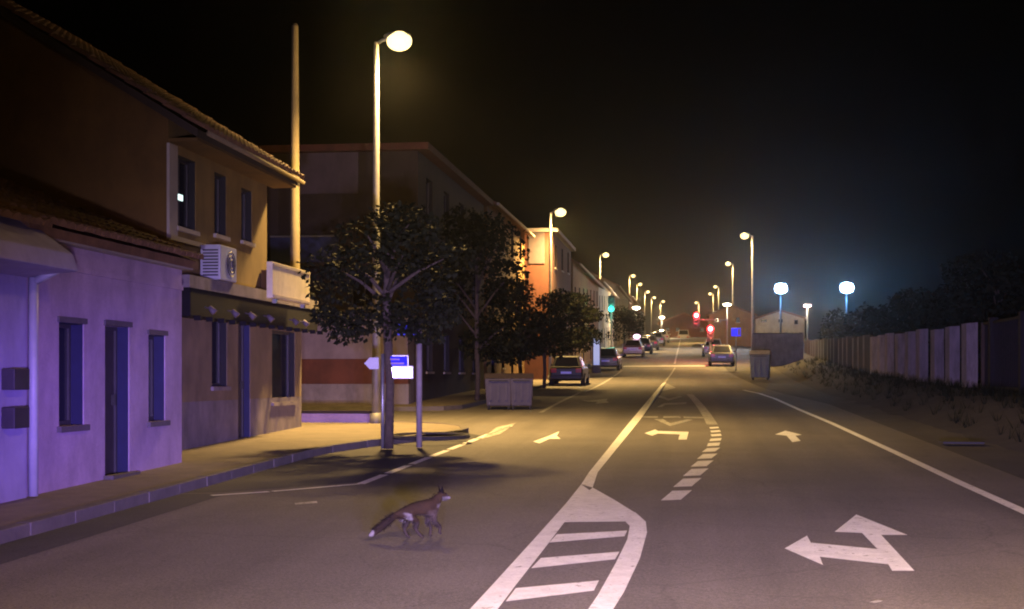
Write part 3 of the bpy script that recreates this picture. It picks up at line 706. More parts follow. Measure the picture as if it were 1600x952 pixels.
# white van at the crest
# ------------------------------------------------------------------ right side: fence, wall, gate
XF = 8.8
def zfence(py, px): return PX(px, py, XF).z
def fence_bay(xa, xb, ytop, ybot, npan, label, m='panelc', par=None):
    pa, pb = PX(xb, ybot, XF), PX(xa, ybot, XF)      # near end has the larger x
    zb, zt = min(PX(xb, ybot, XF).z, 99), PX(xb, ytop, XF).z
    bay = MB(); L = pb.y - pa.y
    for k in range(npan):
        gp = L / npan * .14; a = pa.y + L * k / npan + gp; b = pa.y + L * (k + 1) / npan - gp
        q = MB(); c = (a + b) / 2
        q.hexa([(XF, a, zb), (XF - .22, c - (b - a) * .2, zb), (XF - .22, c + (b - a) * .2, zb), (XF, b, zb), (XF, a, zt), (XF - .22, c - (b - a) * .2, zt), (XF - .22, c + (b - a) * .2, zt), (XF, b, zt)])
        q.build('panel', M[m], par)
    q = MB()
    for k in range(npan + 1):
        yy = pa.y + L * k / npan; q.box((XF + .02, yy - .07, zb - .7), (XF + .14, yy + .07, zt - .03))
    q.box((XF - .02, pa.y, zb - 1.0), (XF + .16, pb.y, zb - .01))
    return q
fn = world_thing('panel_fence', 'stepped fence on the right bank, pale ribbed panels lit purple then darker ones', 'fence', (XF, 60, g(60)))
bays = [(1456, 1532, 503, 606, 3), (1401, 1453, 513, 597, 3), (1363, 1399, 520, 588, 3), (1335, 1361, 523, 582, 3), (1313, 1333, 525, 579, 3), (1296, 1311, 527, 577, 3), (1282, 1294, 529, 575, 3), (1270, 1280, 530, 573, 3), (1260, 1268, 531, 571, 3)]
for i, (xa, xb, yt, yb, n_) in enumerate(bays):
    q = fence_bay(xa, xb, yt, yb, n_, '', 'panelc' if i < 3 else 'darkpanel', par=fn)  # farther bays take a darker panel colour
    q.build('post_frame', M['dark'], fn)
gt = world_thing('metal_gate', 'dark barred gate at the right edge before the pale panels', 'gate', (XF, 36, g(36)))
ya, yb = PX(1640, 600, XF).y, PX(1538, 600, XF).y
zb_, zt_ = g(37) + .75, g(37) + 2.75
mb = MB(); mb.box((XF - .04, ya, zb_), (XF + .04, yb, zb_ + .08)); mb.box((XF - .04, ya, zt_ - .08), (XF + .04, yb, zt_)); mb.build('rail', M['canopy'], gt)
for k in range(int((yb - ya) / .22)):
    mb = MB(); mb.box((XF - .015, ya + .11 + k * .22, zb_ + .08), (XF + .015, ya + .14 + k * .22, zt_ - .08)); mb.build('bar', M['canopy'], gt)
for yy in (PX(1552, 600, XF).y, PX(1600, 600, XF).y):
    mb = MB(); mb.box((XF - .12, yy - .12, zb_ - .5), (XF + .12, yy + .12, zt_ + .1)); mb.build('post', M['canopy'], gt)
bw = world_thing('boundary_wall', 'dull grey boundary wall below the pale gabled house', 'wall', (6, 98, g(98)))
a, b = PY(1178, 521, 98), PY(1252, 582, 98)
mb = MB(); mb.box((a.x, 98, b.z - 1), (b.x, 98.25, a.z - .05)); mb.build('wall', M['plinth'], bw)
for k in range(4):
    xx = a.x + (b.x - a.x) * k / 3; mb = MB(); mb.box((xx - .15, 97.9, b.z - 1), (xx + .15, 97.998, a.z + .05)); mb.build('pier', M['plinth'], bw)
mb = MB(); mb.box((a.x - .05, 97.88, a.z - .048), (b.x + .05, 98.3, a.z + .02)); mb.build('coping', M['dark'], bw)

# ------------------------------------------------------------------ street lamps
def make_lamp(H=9.0):
    t = thing('street_lamp', 'x', 'street lamp', (0, 0, 0), 0, 'sodium street lamps')
    MB().tube([(0, 0, -.2), (0, 0, 1.2), (0, 0, H - .15), (0, 0, H + .02)], [.11, .10, .065, .05], 12).build('pole', M['galv'], t, smooth=True)
    mb = MB(); mb.tube([(0, 0, -.05), (0, 0, .35), (0, 0, .36)], [.17, .15, .11], 12); mb.build('base', M['galv'], t, smooth=True)
    MB().tube([(0, 0, H - .04), (.14, 0, H + .05), (.30, 0, H + .08)], [.04, .04, .035], 8).build('arm', M['galv'], t, smooth=True)
    mb = MB(); mb.ell((.50, 0, H + .15), (.33, .17, .09), 16, 8); hd = mb.build('head', M['metal'], t, smooth=True)
    mb = MB(); mb.ell((.55, 0, H + .02), (.30, .25, .23), 18, 10); mb.build('diffuser', M['sodium'], hd, smooth=True)
    l = light('lamp_light', 'SPOT', (.54, 0, H - .26), 11000, SODIUM, t, radius=.38, spot_size=R(158), spot_blend=1.0)
    light('lamp_glow', 'POINT', (.54, 0, H + .02), 1500, SODIUM, t, radius=.3)
    return t
LP = [((622, 62), 1, 'tall street lamp nearest on the left, glowing above the corner tree'),
      ((875, 331), 1, 'street lamp on the left in front of the ochre gabled house'),
      ((946, 398), 1, 'street lamp on the left beside the yellow-lit house front, above the green signal'),
      ((989, 431), 1, 'fourth street lamp up the left side, above the row of parked cars'),
      ((1000, 444), 1, 'fifth street lamp along the left row, just right of the fourth'),
      ((1012, 456), 1, 'sixth street lamp along the left row, partway down its falling line'),
      ((1022, 465), 1, 'seventh street lamp along the left row, second from its far end'),
      ((1036, 471), 1, 'farthest street lamp of the left row'),
      ((1164, 368), -1, 'nearest and tallest street lamp on the right, above the pale gabled house'),
      ((1138, 412), -1, 'second street lamp on the right, next beyond the tallest one'),
      ((1118, 448), -1, 'third street lamp along the right row'),
      ((1110, 459), -1, 'fourth street lamp along the right row, just left of the third'),
      ((1088, 473), -1, 'farthest street lamp of the right row, above the overhead red signal')]
lamp0 = make_lamp()
for i, ((px, py), s, lab) in enumerate(LP):
    q = top_at(px, py, 9.05)
    o = lamp0 if i == 0 else copy_tree(lamp0)
    o.location = (q.x - s * .52, q.y, q.z); o.rotation_euler.z = 0 if s > 0 else math.pi; o['label'] = lab
q = copy_tree(lamp0); q.location = (5.6, 3, g(3)); q.rotation_euler.z = math.pi; q['label'] = 'added unseen lamp beside the viewpoint, brightening the near road'  # extra lamp out of view, added to light the near road
# lower white lamps on house fronts
def small_lamp(px, py, Y, label, H=None):
    p = PY(px, py, Y); t = world_thing('short_lamp', label, 'lamp', (p.x, Y, g(Y)), 'short white lamps')
    MB().tube([(p.x, Y, g(Y) - .2), (p.x, Y, p.z - .1)], [.07, .05], 8).build('pole', M['black'], t, smooth=True)
    MB().ell((p.x, Y, p.z), (.42, .28, .16), 14, 8).build('globe', M['farlit'], t, smooth=True)
    light('lamp_light', 'POINT', (0, -.5, p.z - g(Y) - .3), 1300, (1, .75, .42), t, radius=.2)
small_lamp(994, 481, 140, 'short white-lit lamp low among the left lamps behind the parked cars')
small_lamp(1034, 496, 190, 'short white-lit lamp low over the crest of the street')
small_lamp(1136, 476, 138, 'short white-lit lamp above the orange-lit gabled house')
# floodlights of the ground behind the fence
def floodlight(px, py, Y, label):
    p = PY(px, py, Y); t = world_thing('floodlight', label, 'floodlight', (p.x, Y, g(Y)), 'blue-white floodlights')
    MB().tube([(p.x, Y + .25, g(Y) - .2), (p.x, Y + .25, p.z)], [.14, .08], 10).build('pole', M['black'], t, smooth=True)
    hd = MB().box((p.x - .62, Y - .12, p.z - .5), (p.x + .62, Y + .25, p.z + .5)).build('head', M['black'], t, bevel=.03)
    MB().ell((p.x, Y - .14, p.z), (.60, .1, .48), 18, 8).build('lens', M['flood'], hd, smooth=True)
    light('flood_light', 'POINT', (0, -.6, p.z - g(Y)), 2400, (.14, .45, 1.0), t, radius=.2)
floodlight(1220, 451, 140, 'left of the two blue-white floodlights over the pale gabled house')
floodlight(1323, 450, 132, 'right of the two blue-white floodlights, over the dark hedge')
p = PY(1262, 478, 118)
t = world_thing('pole', 'thin dark pole with a small pale lantern beside the pale gabled house', 'pole', (p.x, 118, g(118)))
MB().tube([(p.x, 118, g(118) - .2), (p.x, 118, p.z)], .09, 8).build('shaft', M['black'], t); MB().box((p.x - .3, 117.85, p.z - .1), (p.x + .3, 118.15, p.z + .1)).build('lantern', M['white'], t, bevel=.03)
light('lantern_light', 'POINT', (-.6, -.5, p.z - g(118) - .2), 1300, (1, .80, .52), t, radius=.15)

# utility pole
p = PX(461, 400, -9.7)
up = world_thing('utility_pole', 'pale concrete utility pole rising beyond the end of the brown house', 'utility pole', (p.x, p.y, g(p.y)))
zt = PX(461, 60, -9.7).z + .3
MB().tube([(p.x, p.y, g(p.y)), (p.x, p.y, zt)], [.15, .085], 12).build('shaft', M['concrete'], up, smooth=True)
MB().tube([(p.x, p.y, zt), (p.x, p.y, zt + .06)], [.09, .05], 12).build('cap', M['dark'], up)

# ------------------------------------------------------------------ signs
def rect_sign(par, name, px0, px1, py0, py1, Y, m, th=.02, frame=True):
    a, b = PY(px0, py0, Y), PY(px1, py1, Y)
    o = MB().box((a.x, Y, b.z), (b.x, Y + th, a.z)).build(name, M[m], par, bevel=.006)
    if frame:
        mb = MB(); f = .02
        mb.box((a.x - f, Y + th + .001, b.z - f), (b.x + f, Y + th + .02, a.z + f)); mb.build('backing', M['metal'], o)
    return o
YS = 26.9
p = G(606, 693, .12); YS = p.y
ds = world_thing('direction_sign', 'cluster of small blue and white direction panels shining below the corner tree', 'road sign', (p.x, p.y, p.z))
xs = PY(598, 600, YS).x
MB().tube([(xs, YS + .07, p.z - .1), (xs, YS + .07, PY(600, 553, YS).z)], .035, 10).build('post', M['metal'], ds, smooth=True)
rect_sign(ds, 'white_panel', 606, 643, 574, 590, YS, 'reflect')
o = rect_sign(ds, 'blue_panel', 604, 636, 557, 572, YS, 'reflectb')
a, b = PY(600, 558.5, YS), PY(634, 571, YS)
mb = MB(); w_ = (b.x - a.x)
mb.box((a.x + w_ * .25, YS - .006, b.z + .02), (a.x + w_ * .9, YS - .001, b.z + .05)); mb.box((a.x + w_ * .25, YS - .006, a.z - .05), (a.x + w_ * .7, YS - .001, a.z - .025)); mb.build('lettering', M['white'], o)
a, b = PY(570, 559, YS), PY(592, 577, YS); c = (a.z + b.z) / 2
MB().add([(a.x, YS, c), (a.x + .1, YS, a.z), (b.x, YS, a.z), (b.x, YS, b.z), (a.x + .1, YS, b.z), (a.x, YS + .02, c), (a.x + .1, YS + .02, a.z), (b.x, YS + .02, a.z), (b.x, YS + .02, b.z), (a.x + .1, YS + .02, b.z)],
         [(0, 1, 2, 3, 4), (9, 8, 7, 6, 5), (0, 5, 6, 1), (1, 6, 7, 2), (2, 7, 8, 3), (3, 8, 9, 4), (4, 9, 5, 0)]).build('arrow_panel', M['ac'], ds)
ds.rotation_euler.z = math.atan2(-ds.location.x, ds.location.y)
p = G(655, 691, .12)
fs = world_thing('sign_post', 'grey sign post tinted blue on the kerb corner with a small blue flag panel', 'road sign', (p.x, p.y, p.z))
zt = PY(655, 505, p.y).z
MB().tube([(p.x, p.y, p.z - .1), (p.x, p.y, zt)], .055, 12).build('post', M['plinth'], fs, smooth=True)
a, b = PY(622, 503, p.y), PY(652, 524, p.y)
MB().box((a.x, p.y - .08, b.z), (b.x, p.y - .06, a.z)).build('panel', M['bluepaint'], fs, bevel=.005)
# blue square sign on the right
p = PY(1150, 519, 92)
bs = world_thing('square_sign', 'small blue square sign on a post left of the bin by the right lamp', 'road sign', (p.x, 92, g(92)))
MB().tube([(p.x, 92.05, g(92) - .1), (p.x, 92.05, p.z + .3)], .04, 8).build('post', M['metal'], bs)
pl = MB().box((p.x - .30, 91.97, p.z - .27), (p.x + .30, 92.0, p.z + .27)).build('panel', M['panelblue'], bs, bevel=.01)
MB().box((p.x + .12, 91.955, p.z - .2), (p.x + .26, 91.968, p.z + .2)).build('symbol', M['white'], pl)
# lit totem on the left pavement
p = PY(932, 546, 88)
tt = world_thing('totem', 'slim pale blue lit information pillar on the left pavement before a parked car', 'information pillar', (p.x, 88, g(88)))
zt = PY(932, 527, 88).z
MB().box((p.x - .26, 88, g(88)), (p.x + .26, 88.16, zt)).build('case', M['black'], tt, bevel=.02)
MB().box((p.x - .19, 87.985, g(88) + .5), (p.x + .19, 87.998, zt - .1)).build('face', M['totem'], tt)
MB().box((p.x - .1, 88.02, zt), (p.x + .1, 88.12, zt + .45)).build('cap', M['black'], tt)
# traffic signals
def signal(label, px, py, Y, lit, arm_from=None):
    p = PY(px, py, Y)
    xp = arm_from if arm_from is not None else p.x
    t = world_thing('traffic_light', label, 'traffic light', (xp, Y, g(Y)), 'traffic lights at the stop line')
    k = {'red': 2, 'green': 0}[lit]
    zs = [p.z + (i - k) * .38 for i in range(3)]
    MB().tube([(xp, Y + .2, g(Y) - .1), (xp, Y + .2, (zs[2] + .4) if arm_from is None else zs[1] + .05)], [.08, .06], 8).build('pole', M['galv'], t)
    if arm_from is not None: MB().tube([(xp, Y + .2, zs[1]), (p.x, Y + .2, zs[1] + .05)], [.06, .04], 8).build('arm', M['galv'], t)
    hs = MB().box((p.x - .24, Y, zs[0] - .22), (p.x + .24, Y + .18, zs[2] + .22)).build('housing', M['black'], t, bevel=.03)
    for i, z in enumerate(zs):
        on = i == k
        r_ = .20 if on else .11
        MB().ell((p.x, Y - .01, z), (r_ * (1.35 if lit == 'red' else 1), .05, r_ * (1.35 if lit == 'red' else 1)), 14, 8).build('lens', M[lit + 'rim' if lit == 'red' else lit + 'lit'] if on else M['lensoff'], hs, smooth=True)
        if on and lit == 'red': MB().ell((p.x, Y - .05, z), (.17, .05, .17), 14, 8).build('lamp_core', M['redlit'], hs, smooth=True)
        mb = MB(); mb.tube([(p.x + .15 * math.cos(a), Y - .02, z + .15 * math.sin(a)) for a in [i_ * math.pi / 8 for i_ in range(9)]], .012, 4); mb.build('visor', M['black'], hs)
    light('signal_light', 'POINT', (p.x - xp, -.5, p.z - g(Y)), 260 if lit == 'red' else 70, (1, .06, .08) if lit == 'red' else (.05, 1, .7), t, radius=.1)
signal('traffic light showing green above the left pavement', 955, 483, 104, 'green')
signal('traffic light showing red hung on an arm over the road', 1088, 493, 112, 'red', 2.9)
signal('traffic light showing red on its own post right of the stop line', 1110, 514, 106, 'red')

# ------------------------------------------------------------------ bins
def container(name, label, cat, loc, rz, W, D, H, bm_, lm, group=None):
    t = thing(name, label, cat, loc, rz, group)
    MB().hexa([(-W * .44, -D * .42, .12), (W * .44, -D * .42, .12), (W * .44, D * .42, .12), (-W * .44, D * .42, .12), (-W / 2, -D / 2, H * .86), (W / 2, -D / 2, H * .86), (W / 2, D / 2, H * .86), (-W / 2, D / 2, H * .86)]).build('body', M[bm_], t, bevel=.03)
    MB().hexa([(-W * .52, -D * .54, H * .865), (W * .52, -D * .54, H * .865), (W * .52, D * .54, H * .865), (-W * .52, D * .54, H * .865), (-W * .5, -D * .3, H), (W * .5, -D * .3, H), (W * .5, D * .4, H), (-W * .5, D * .4, H)]).build('lid', M[lm], t, bevel=.02)
    for x in (-W * .36, W * .36):
        for y in (-D * .3, D * .3):
            MB().tube([(x - .03, y, .08), (x + .03, y, .08)], .08, 10).build('wheel', M['rubber'], t)
    for k in range(3):
        x = W * (-.28 + .28 * k); MB().box((x - .03, -D * .5 - .01, .3), (x + .03, -D * .44, H * .8)).build('rib', M[bm_], t)
    MB().tube([(-W * .35, -D * .58, H * .8), (W * .35, -D * .58, H * .8)], .02, 6).build('handle', M['iron'], t)
    return t
for px, lab in ((776, 'left of the two grey rubbish containers in the parking lane behind the tree'), (812, 'right of the two grey rubbish containers, next to the dark parked car')):
    q = G(px, 641); container('rubbish_container', lab, 'container', (q.x, q.y + .5, g(q.y)), R(6), .85 if px < 800 else .72, .8, 1.12, 'recycle', 'dark', 'grey rubbish containers')
q = PY(1188, 588, 78)
container('wheeled_bin', 'tall dark wheeled bin with pale lid at the foot of the right lamp', 'bin', (q.x, 78, g(78) - .01), R(-8), 1.1, .9, 1.6, 'bin', 'binlid')

# ------------------------------------------------------------------ cars
def make_car(paint='carblack', kind='hatch'):
    t = thing('parked_car', 'x', 'car', (0, 0, 0), 0, 'parked cars')
    # body: stations along y (rear at -2.05), each a ring of half-width / height pairs
    if kind == 'van':
        st = [(-2.3, .86, .34, 1.0, 1.0, .86), (-2.28, .93, .28, 1.15, 1.15, .90), (-1.0, .95, .26, 1.15, 1.15, .92), (1.2, .95, .26, 1.10, 1.10, .92), (1.9, .92, .28, .98, .98, .84), (2.3, .80, .34, .80, .80, .70)]
        roof = [(-2.27, 1.15, .88), (-2.18, 1.95, .78), (.6, 1.98, .78), (1.35, 1.10, .86)]
    else:
        st = [(-2.02, .74, .36, .82, .84, .66), (-1.95, .82, .30, .90, .95, .74), (-1.2, .87, .22, .93, .97, .80), (0, .89, .20, .92, .95, .82), (1.1, .87, .22, .88, .92, .78), (1.75, .83, .26, .76, .80, .70), (2.02, .70, .34, .62, .66, .58)]
        roof = [(-1.93, .94, .72), (-1.45, 1.44, .58), (.05, 1.46, .58), (.95, .93, .74)]
    mb = MB(); n = 8; vs = []
    for (y, hw, zb, zs, zt, ht) in st:
        zm = (zb + zs) / 2
        vs += [(-hw * .86, y, zb), (hw * .86, y, zb), (hw, y, zb + .14), (hw, y, zs - .1), (ht, y, zt), (-ht, y, zt), (-hw, y, zs - .1), (-hw, y, zb + .14)]
    fs = [(i * n + k, i * n + (k + 1) % n, (i + 1) * n + (k + 1) % n, (i + 1) * n + k) for i in range(len(st) - 1) for k in range(n)]
    fs += [tuple(range(n - 1, -1, -1)), tuple((len(st) - 1) * n + k for k in range(n))]
    mb.add(vs, fs); body = mb.build('body', M[paint], t, smooth=False, bevel=.03)
    (ya, za, wa), (yb, zb_, wb), (yc, zc, wc), (yd, zd, wd) = roof
    # pillars and roof in paint, glazing set between
    mb = MB()
    mb.add([(-wa, ya, za), (wa, ya, za), (wb, yb, zb_), (-wb, yb, zb_), (wc, yc, zc), (-wc, yc, zc), (wd, yd, zd), (-wd, yd, zd)],
           [(0, 1, 2, 3), (3, 2, 4, 5), (5, 4, 6, 7), (0, 3, 5, 7), (1, 6, 4, 2), (0, 7, 6, 1)])
    mb.build('cabin', M[paint], t, bevel=.04)
    def pane(name, q, e):                        # slightly proud glass
        q = [Vector(v) for v in q]; c = sum(q, Vector()) / 4; nn = (q[1] - q[0]).cross(q[2] - q[0]).normalized()
        if nn.dot(c - Vector((0, (ya + yd) / 2, 1.1))) < 0: nn = -nn
        f = [v.lerp(c, e) + nn * .006 for v in q]; b = [v - nn * .01 for v in f]
        MB().hexa(b + f).build(name, M['glass'], t)
    pane('rear_window', [(-wa, ya, za), (wa, ya, za), (wb, yb, zb_), (-wb, yb, zb_)], .16)
    pane('windscreen', [(-wc, yc, zc), (wc, yc, zc), (wd, yd, zd), (-wd, yd, zd)], .12)
    for s in (-1, 1):
        m0, m1 = (ya + (yd - ya) * .48), (yb + (yc - yb) * .52)
        for (p0, p1, p2, p3) in (((ya, za), (m0, (za + zd) / 2), (m1, zb_), (yb, zb_)), ((m0, (za + zd) / 2), (yd, zd), (yc, zc), (m1, zc))):
            wl = lambda z: wa + (wb - wa) * (z - za) / max(.01, zb_ - za)
            pane('side_window', [(s * wl(p[1]), p[0], p[1]) for p in (p0, p1, p2, p3)], .14)
    rear, hw = st[0][0], st[1][1]
    for s in (-1, 1):
        MB().box((s * hw * .58, rear - .03, .66), (s * hw * .93, rear + .10, .86)).build('tail_light', M['tail'], t, bevel=.02)
        MB().box((s * hw * .5, st[-1][0] - .12, .55), (s * hw * .86, st[-1][0] - .02, .68)).build('headlight', M['ac'], t, bevel=.02)
        MB().box((s * (hw + .05), .72, .9), (s * (hw + .2), .84, 1.02)).build('mirror', M[paint], t, bevel=.02)
        for y in (-1.25, 1.3):
            wl = MB().tube([(s * .68, y, .31), (s * .89, y, .31)], .31, 18).build('wheel', M['rubber'], t)
            MB().tube([(s * .885, y, .31), (s * .90, y, .31)], .2, 14).build('rim', M['rim'], wl)
    MB().box((-.26, rear - .035, .60), (.26, rear - .015, .71)).build('number_plate', M['plate'], t)
    MB().hexa([(-hw * .95, rear - .08, .34), (hw * .95, rear - .08, .34), (hw * .95, rear + .2, .34), (-hw * .95, rear + .2, .34), (-hw * .95, rear - .06, .54), (hw * .95, rear - .06, .54), (hw * .95, rear + .2, .54), (-hw * .95, rear + .2, .54)]).build('bumper', M[paint], t, bevel=.03)
    return t
protos = {}
def car(paint, px, Y, label, kind='hatch', x=None, rz=0, py=580):
    X = x if x is not None else PY(px, py, Y).x
    k = (paint, kind)
    if k not in protos: protos[k] = o = make_car(paint, kind)
    else: o = copy_tree(protos[k])
    o.location = (X, Y, (g(Y - 1) + g(Y + 1)) / 2); o.rotation_euler = (math.atan((g(Y + 1) - g(Y - 1)) / 2), 0, rz); o['label'] = label
    return o
car('carblack', 890, 71, 'black hatchback parked nearest on the left with a bright rear plate')
car('cargrey', 949, 93, 'dark grey car parked in front of the pale blue lit pillar')
car('carsilver', 990, 118, 'pale silver car with a pink beacon behind it, first beyond the stop line')
car('carblack', 1004, 126, 'black car parked just beyond the silver car on the left')
car('cargrey', 1015, 137, 'grey car third in the row beyond the stop line')
car('carsilver', 1026, 152, 'silver car parked near the left row end')
car('carwhite', 1034, 166, 'white car parked last on the left before the crest')
car('cargrey', 1127, 100, 'dark grey car parked on the right of the stop line')
car('carsilver', 1114, 119, 'silver car behind the roadside red signal')
car('carwhite', 1068, 232, 'white van small in the middle at the top of the street', 'van')
p = PY(995, 526, 121)
t = world_thing('roof_beacon', 'pink lit beacon glowing above the silver parked car', 'beacon', (p.x, 121, g(121) + 1.46))
MB().tube([(p.x, 121, g(121) - .1), (p.x, 121, p.z)], .04, 6).build('post', M['metal'], t); MB().ell((p.x, 121, p.z), (.32, .2, .2), 12, 8).build('lens', M['plink'], t, smooth=True)

# ------------------------------------------------------------------ trees
def leaf_mesh(centres, n, size, rnd):
    mb = MB()
    for _ in range(n):
        c, r = rnd.choice(centres); 
        while True:
            v = Vector((rnd.uniform(-1, 1), rnd.uniform(-1, 1), rnd.uniform(-1, 1)))
            if .15 < v.length < 1: break
        v = v.normalized() * (v.length ** .5)
        p = Vector(c) + Vector((v.x * r[0], v.y * r[1], v.z * r[2]))
        d = Vector((rnd.gauss(0, 1), rnd.gauss(0, 1), rnd.gauss(-.4, .7))).normalized(); e = d.cross(Vector((rnd.gauss(0, 1), rnd.gauss(0, 1), rnd.gauss(0, 1)))).normalized()
        s = size * rnd.uniform(.6, 1.4); nn = d.cross(e)
        mb.add([p, p + d * s * .5 + e * s * .32 + nn * s * .08, p + d * s, p + d * s * .5 - e * s * .32 + nn * s * .08], [(0, 1, 2, 3)])
    return mb
def tree(label, base, zc0, zc1, rx, ry, nleaf, leaf, seed, lean=(0, 0), group='street trees on the left pavement', name='street_tree', m='leaf', droop=()):
    rnd = random.Random(seed); b = Vector(base)
    t = world_thing(name, label, 'tree', base, group)
    H = zc1 - zc0; mid = Vector((b.x + lean[0], b.y + lean[1], zc0 + H * .5))
    mb = MB(); tp = [b + Vector((0, 0, -.1)), b.lerp(Vector((mid.x, mid.y, zc0)), .5) + Vector((.04, 0, 0)), Vector((mid.x, mid.y, zc0 + .1)), mid, Vector((mid.x, mid.y, zc1 - H * .2))]
    mb.tube(tp, [.09, .08, .085, .055, .02], 9)
    cents = []
    for k in range(13):
        a = rnd.uniform(0, 6.28); f = rnd.uniform(.06, .95); rr = math.sin(math.pi * (.12 + .8 * f)) * rnd.uniform(.45, .8)
        c = Vector((mid.x + rx * rr * math.cos(a), mid.y + ry * rr * math.sin(a), zc0 + H * f))
        st = Vector((mid.x, mid.y, zc0 + H * max(.02, f - .28)))
        mb.tube([st, st.lerp(c, .55) + Vector((0, 0, .06)), c], [.045, .03, .012], 6)
        s = rnd.uniform(.34, .6); cents.append((c, (rx * s, ry * s, H * .5 * s * .72)))
    for (dx, dz, r_) in droop: cents += [(Vector((mid.x + dx, mid.y + rnd.uniform(-.4, .4), zc0 + dz)), (r_, r_, r_ * .75))]
    mb.build('trunk', M['bark'], t, smooth=True)
    leaf_mesh(cents, nleaf, leaf, rnd).build('crown', M[m], t, kind='stuff')
    return t
p = G(607, 693, .12)
tree('slender corner tree in front of the direction panels, its crown hiding the dark block', p, 2.75, 5.0, 1.35, 1.3, 4800, .115, 1, (-.05, .1), droop=((-.9, -.05, .34), (-1.25, .22, .26), (-.55, .1, .4), (.7, -.1, .34), (1.15, .2, .3), (.95, .55, .4), (-1.1, .7, .42), (.2, .15, .36)))
for (px, Y, z0, z1, rx, lab, sd) in ((745, 47, 2.6, 7.2, 1.9, 'taller tree behind the rubbish containers, against the dark block', 2),
                                   (812, 56, 2.6, 5.6, 1.7, 'low dark tree between the containers and the black parked car', 3),
                                   (850, 66, 2.9, 6.0, 1.8, 'dark round tree below the street lamp by the ochre house', 4),
                                   (893, 80, 3.4, 6.4, 1.8, 'dark round tree just left of the lit blue pillar', 5),
                                   (975, 128, 5.2, 8.2, 1.8, 'small dim tree beyond the green signal', 6)):
    q = PY(px, 600, Y); tree(lab, (q.x, Y, g(Y) + .1), z0, z1, rx, rx, 4200, .17, sd)
# hedge and trees behind the fence on the right
def hedge_row(label, x0, x1, y0, y1, h, n, seed):
    rnd = random.Random(seed); c = []
    for k in range(26):
        f = (k + rnd.random()) / 26; x = x0 + (x1 - x0) * f; y = y0 + (y1 - y0) * f; hh = h * rnd.uniform(.7, 1.15)
        c.append(((x, y, g(y) + .6 + hh * .5), (1.3, 1.3, hh * .55)))
    t = world_thing('hedge', label, 'hedge', (x0, y0, g(y0)))
    leaf_mesh(c, n, .26, rnd).build('foliage', M['hedge'], t, kind='stuff')
    mb = MB()
    for (cc, r) in c[::2]: mb.tube([(cc[0], cc[1], g(cc[1])), (cc[0] + .2, cc[1], cc[2])], [.06, .02], 5)
    mb.build('stems', M['bark'], t, kind='stuff')
hedge_row('dark overgrown hedge behind the panel fence on the right', 10.6, 10.8, 40, 108, 3.0, 16000, 11)
for (px, Y, z1, lab, sd) in ((1420, 75, 6.5, 'dark tree standing behind the panel fence', 21), (1560, 52, 6.0, 'dark tree behind the barred gate at the right edge', 22)):
    q = PY(px, 560, Y); tree(lab, (q.x, Y, g(Y) + .5), g(Y) + 1.6, z1, 2.4, 2.4, 3500, .24, sd, group='dark trees behind the fence', name='tree', m='hedge')

rnd = random.Random(33); mb = MB()
for _ in range(900):
    y = rnd.uniform(14, 95); x = rnd.choice([rnd.uniform(6.2, 8.6), rnd.uniform(7.4, 8.7)]); z = g(y) + bank(x, y) - .03
    for k in range(6):
        a = rnd.uniform(0, 6.28); h_ = rnd.uniform(.08, .38); d = Vector((math.cos(a), math.sin(a), 0)); e = Vector((-d.y, d.x, 0)) * .012
        p = Vector((x, y, z)) + d * rnd.uniform(0, .1); mb.add([p - e, p + e, p + d * h_ * .6 + Vector((0, 0, h_))], [(0, 1, 2)])
tag(mb.build('weeds', M['hedge'], kind='stuff'), 'tufts of dark weeds along the foot of the panel fence', 'weeds')
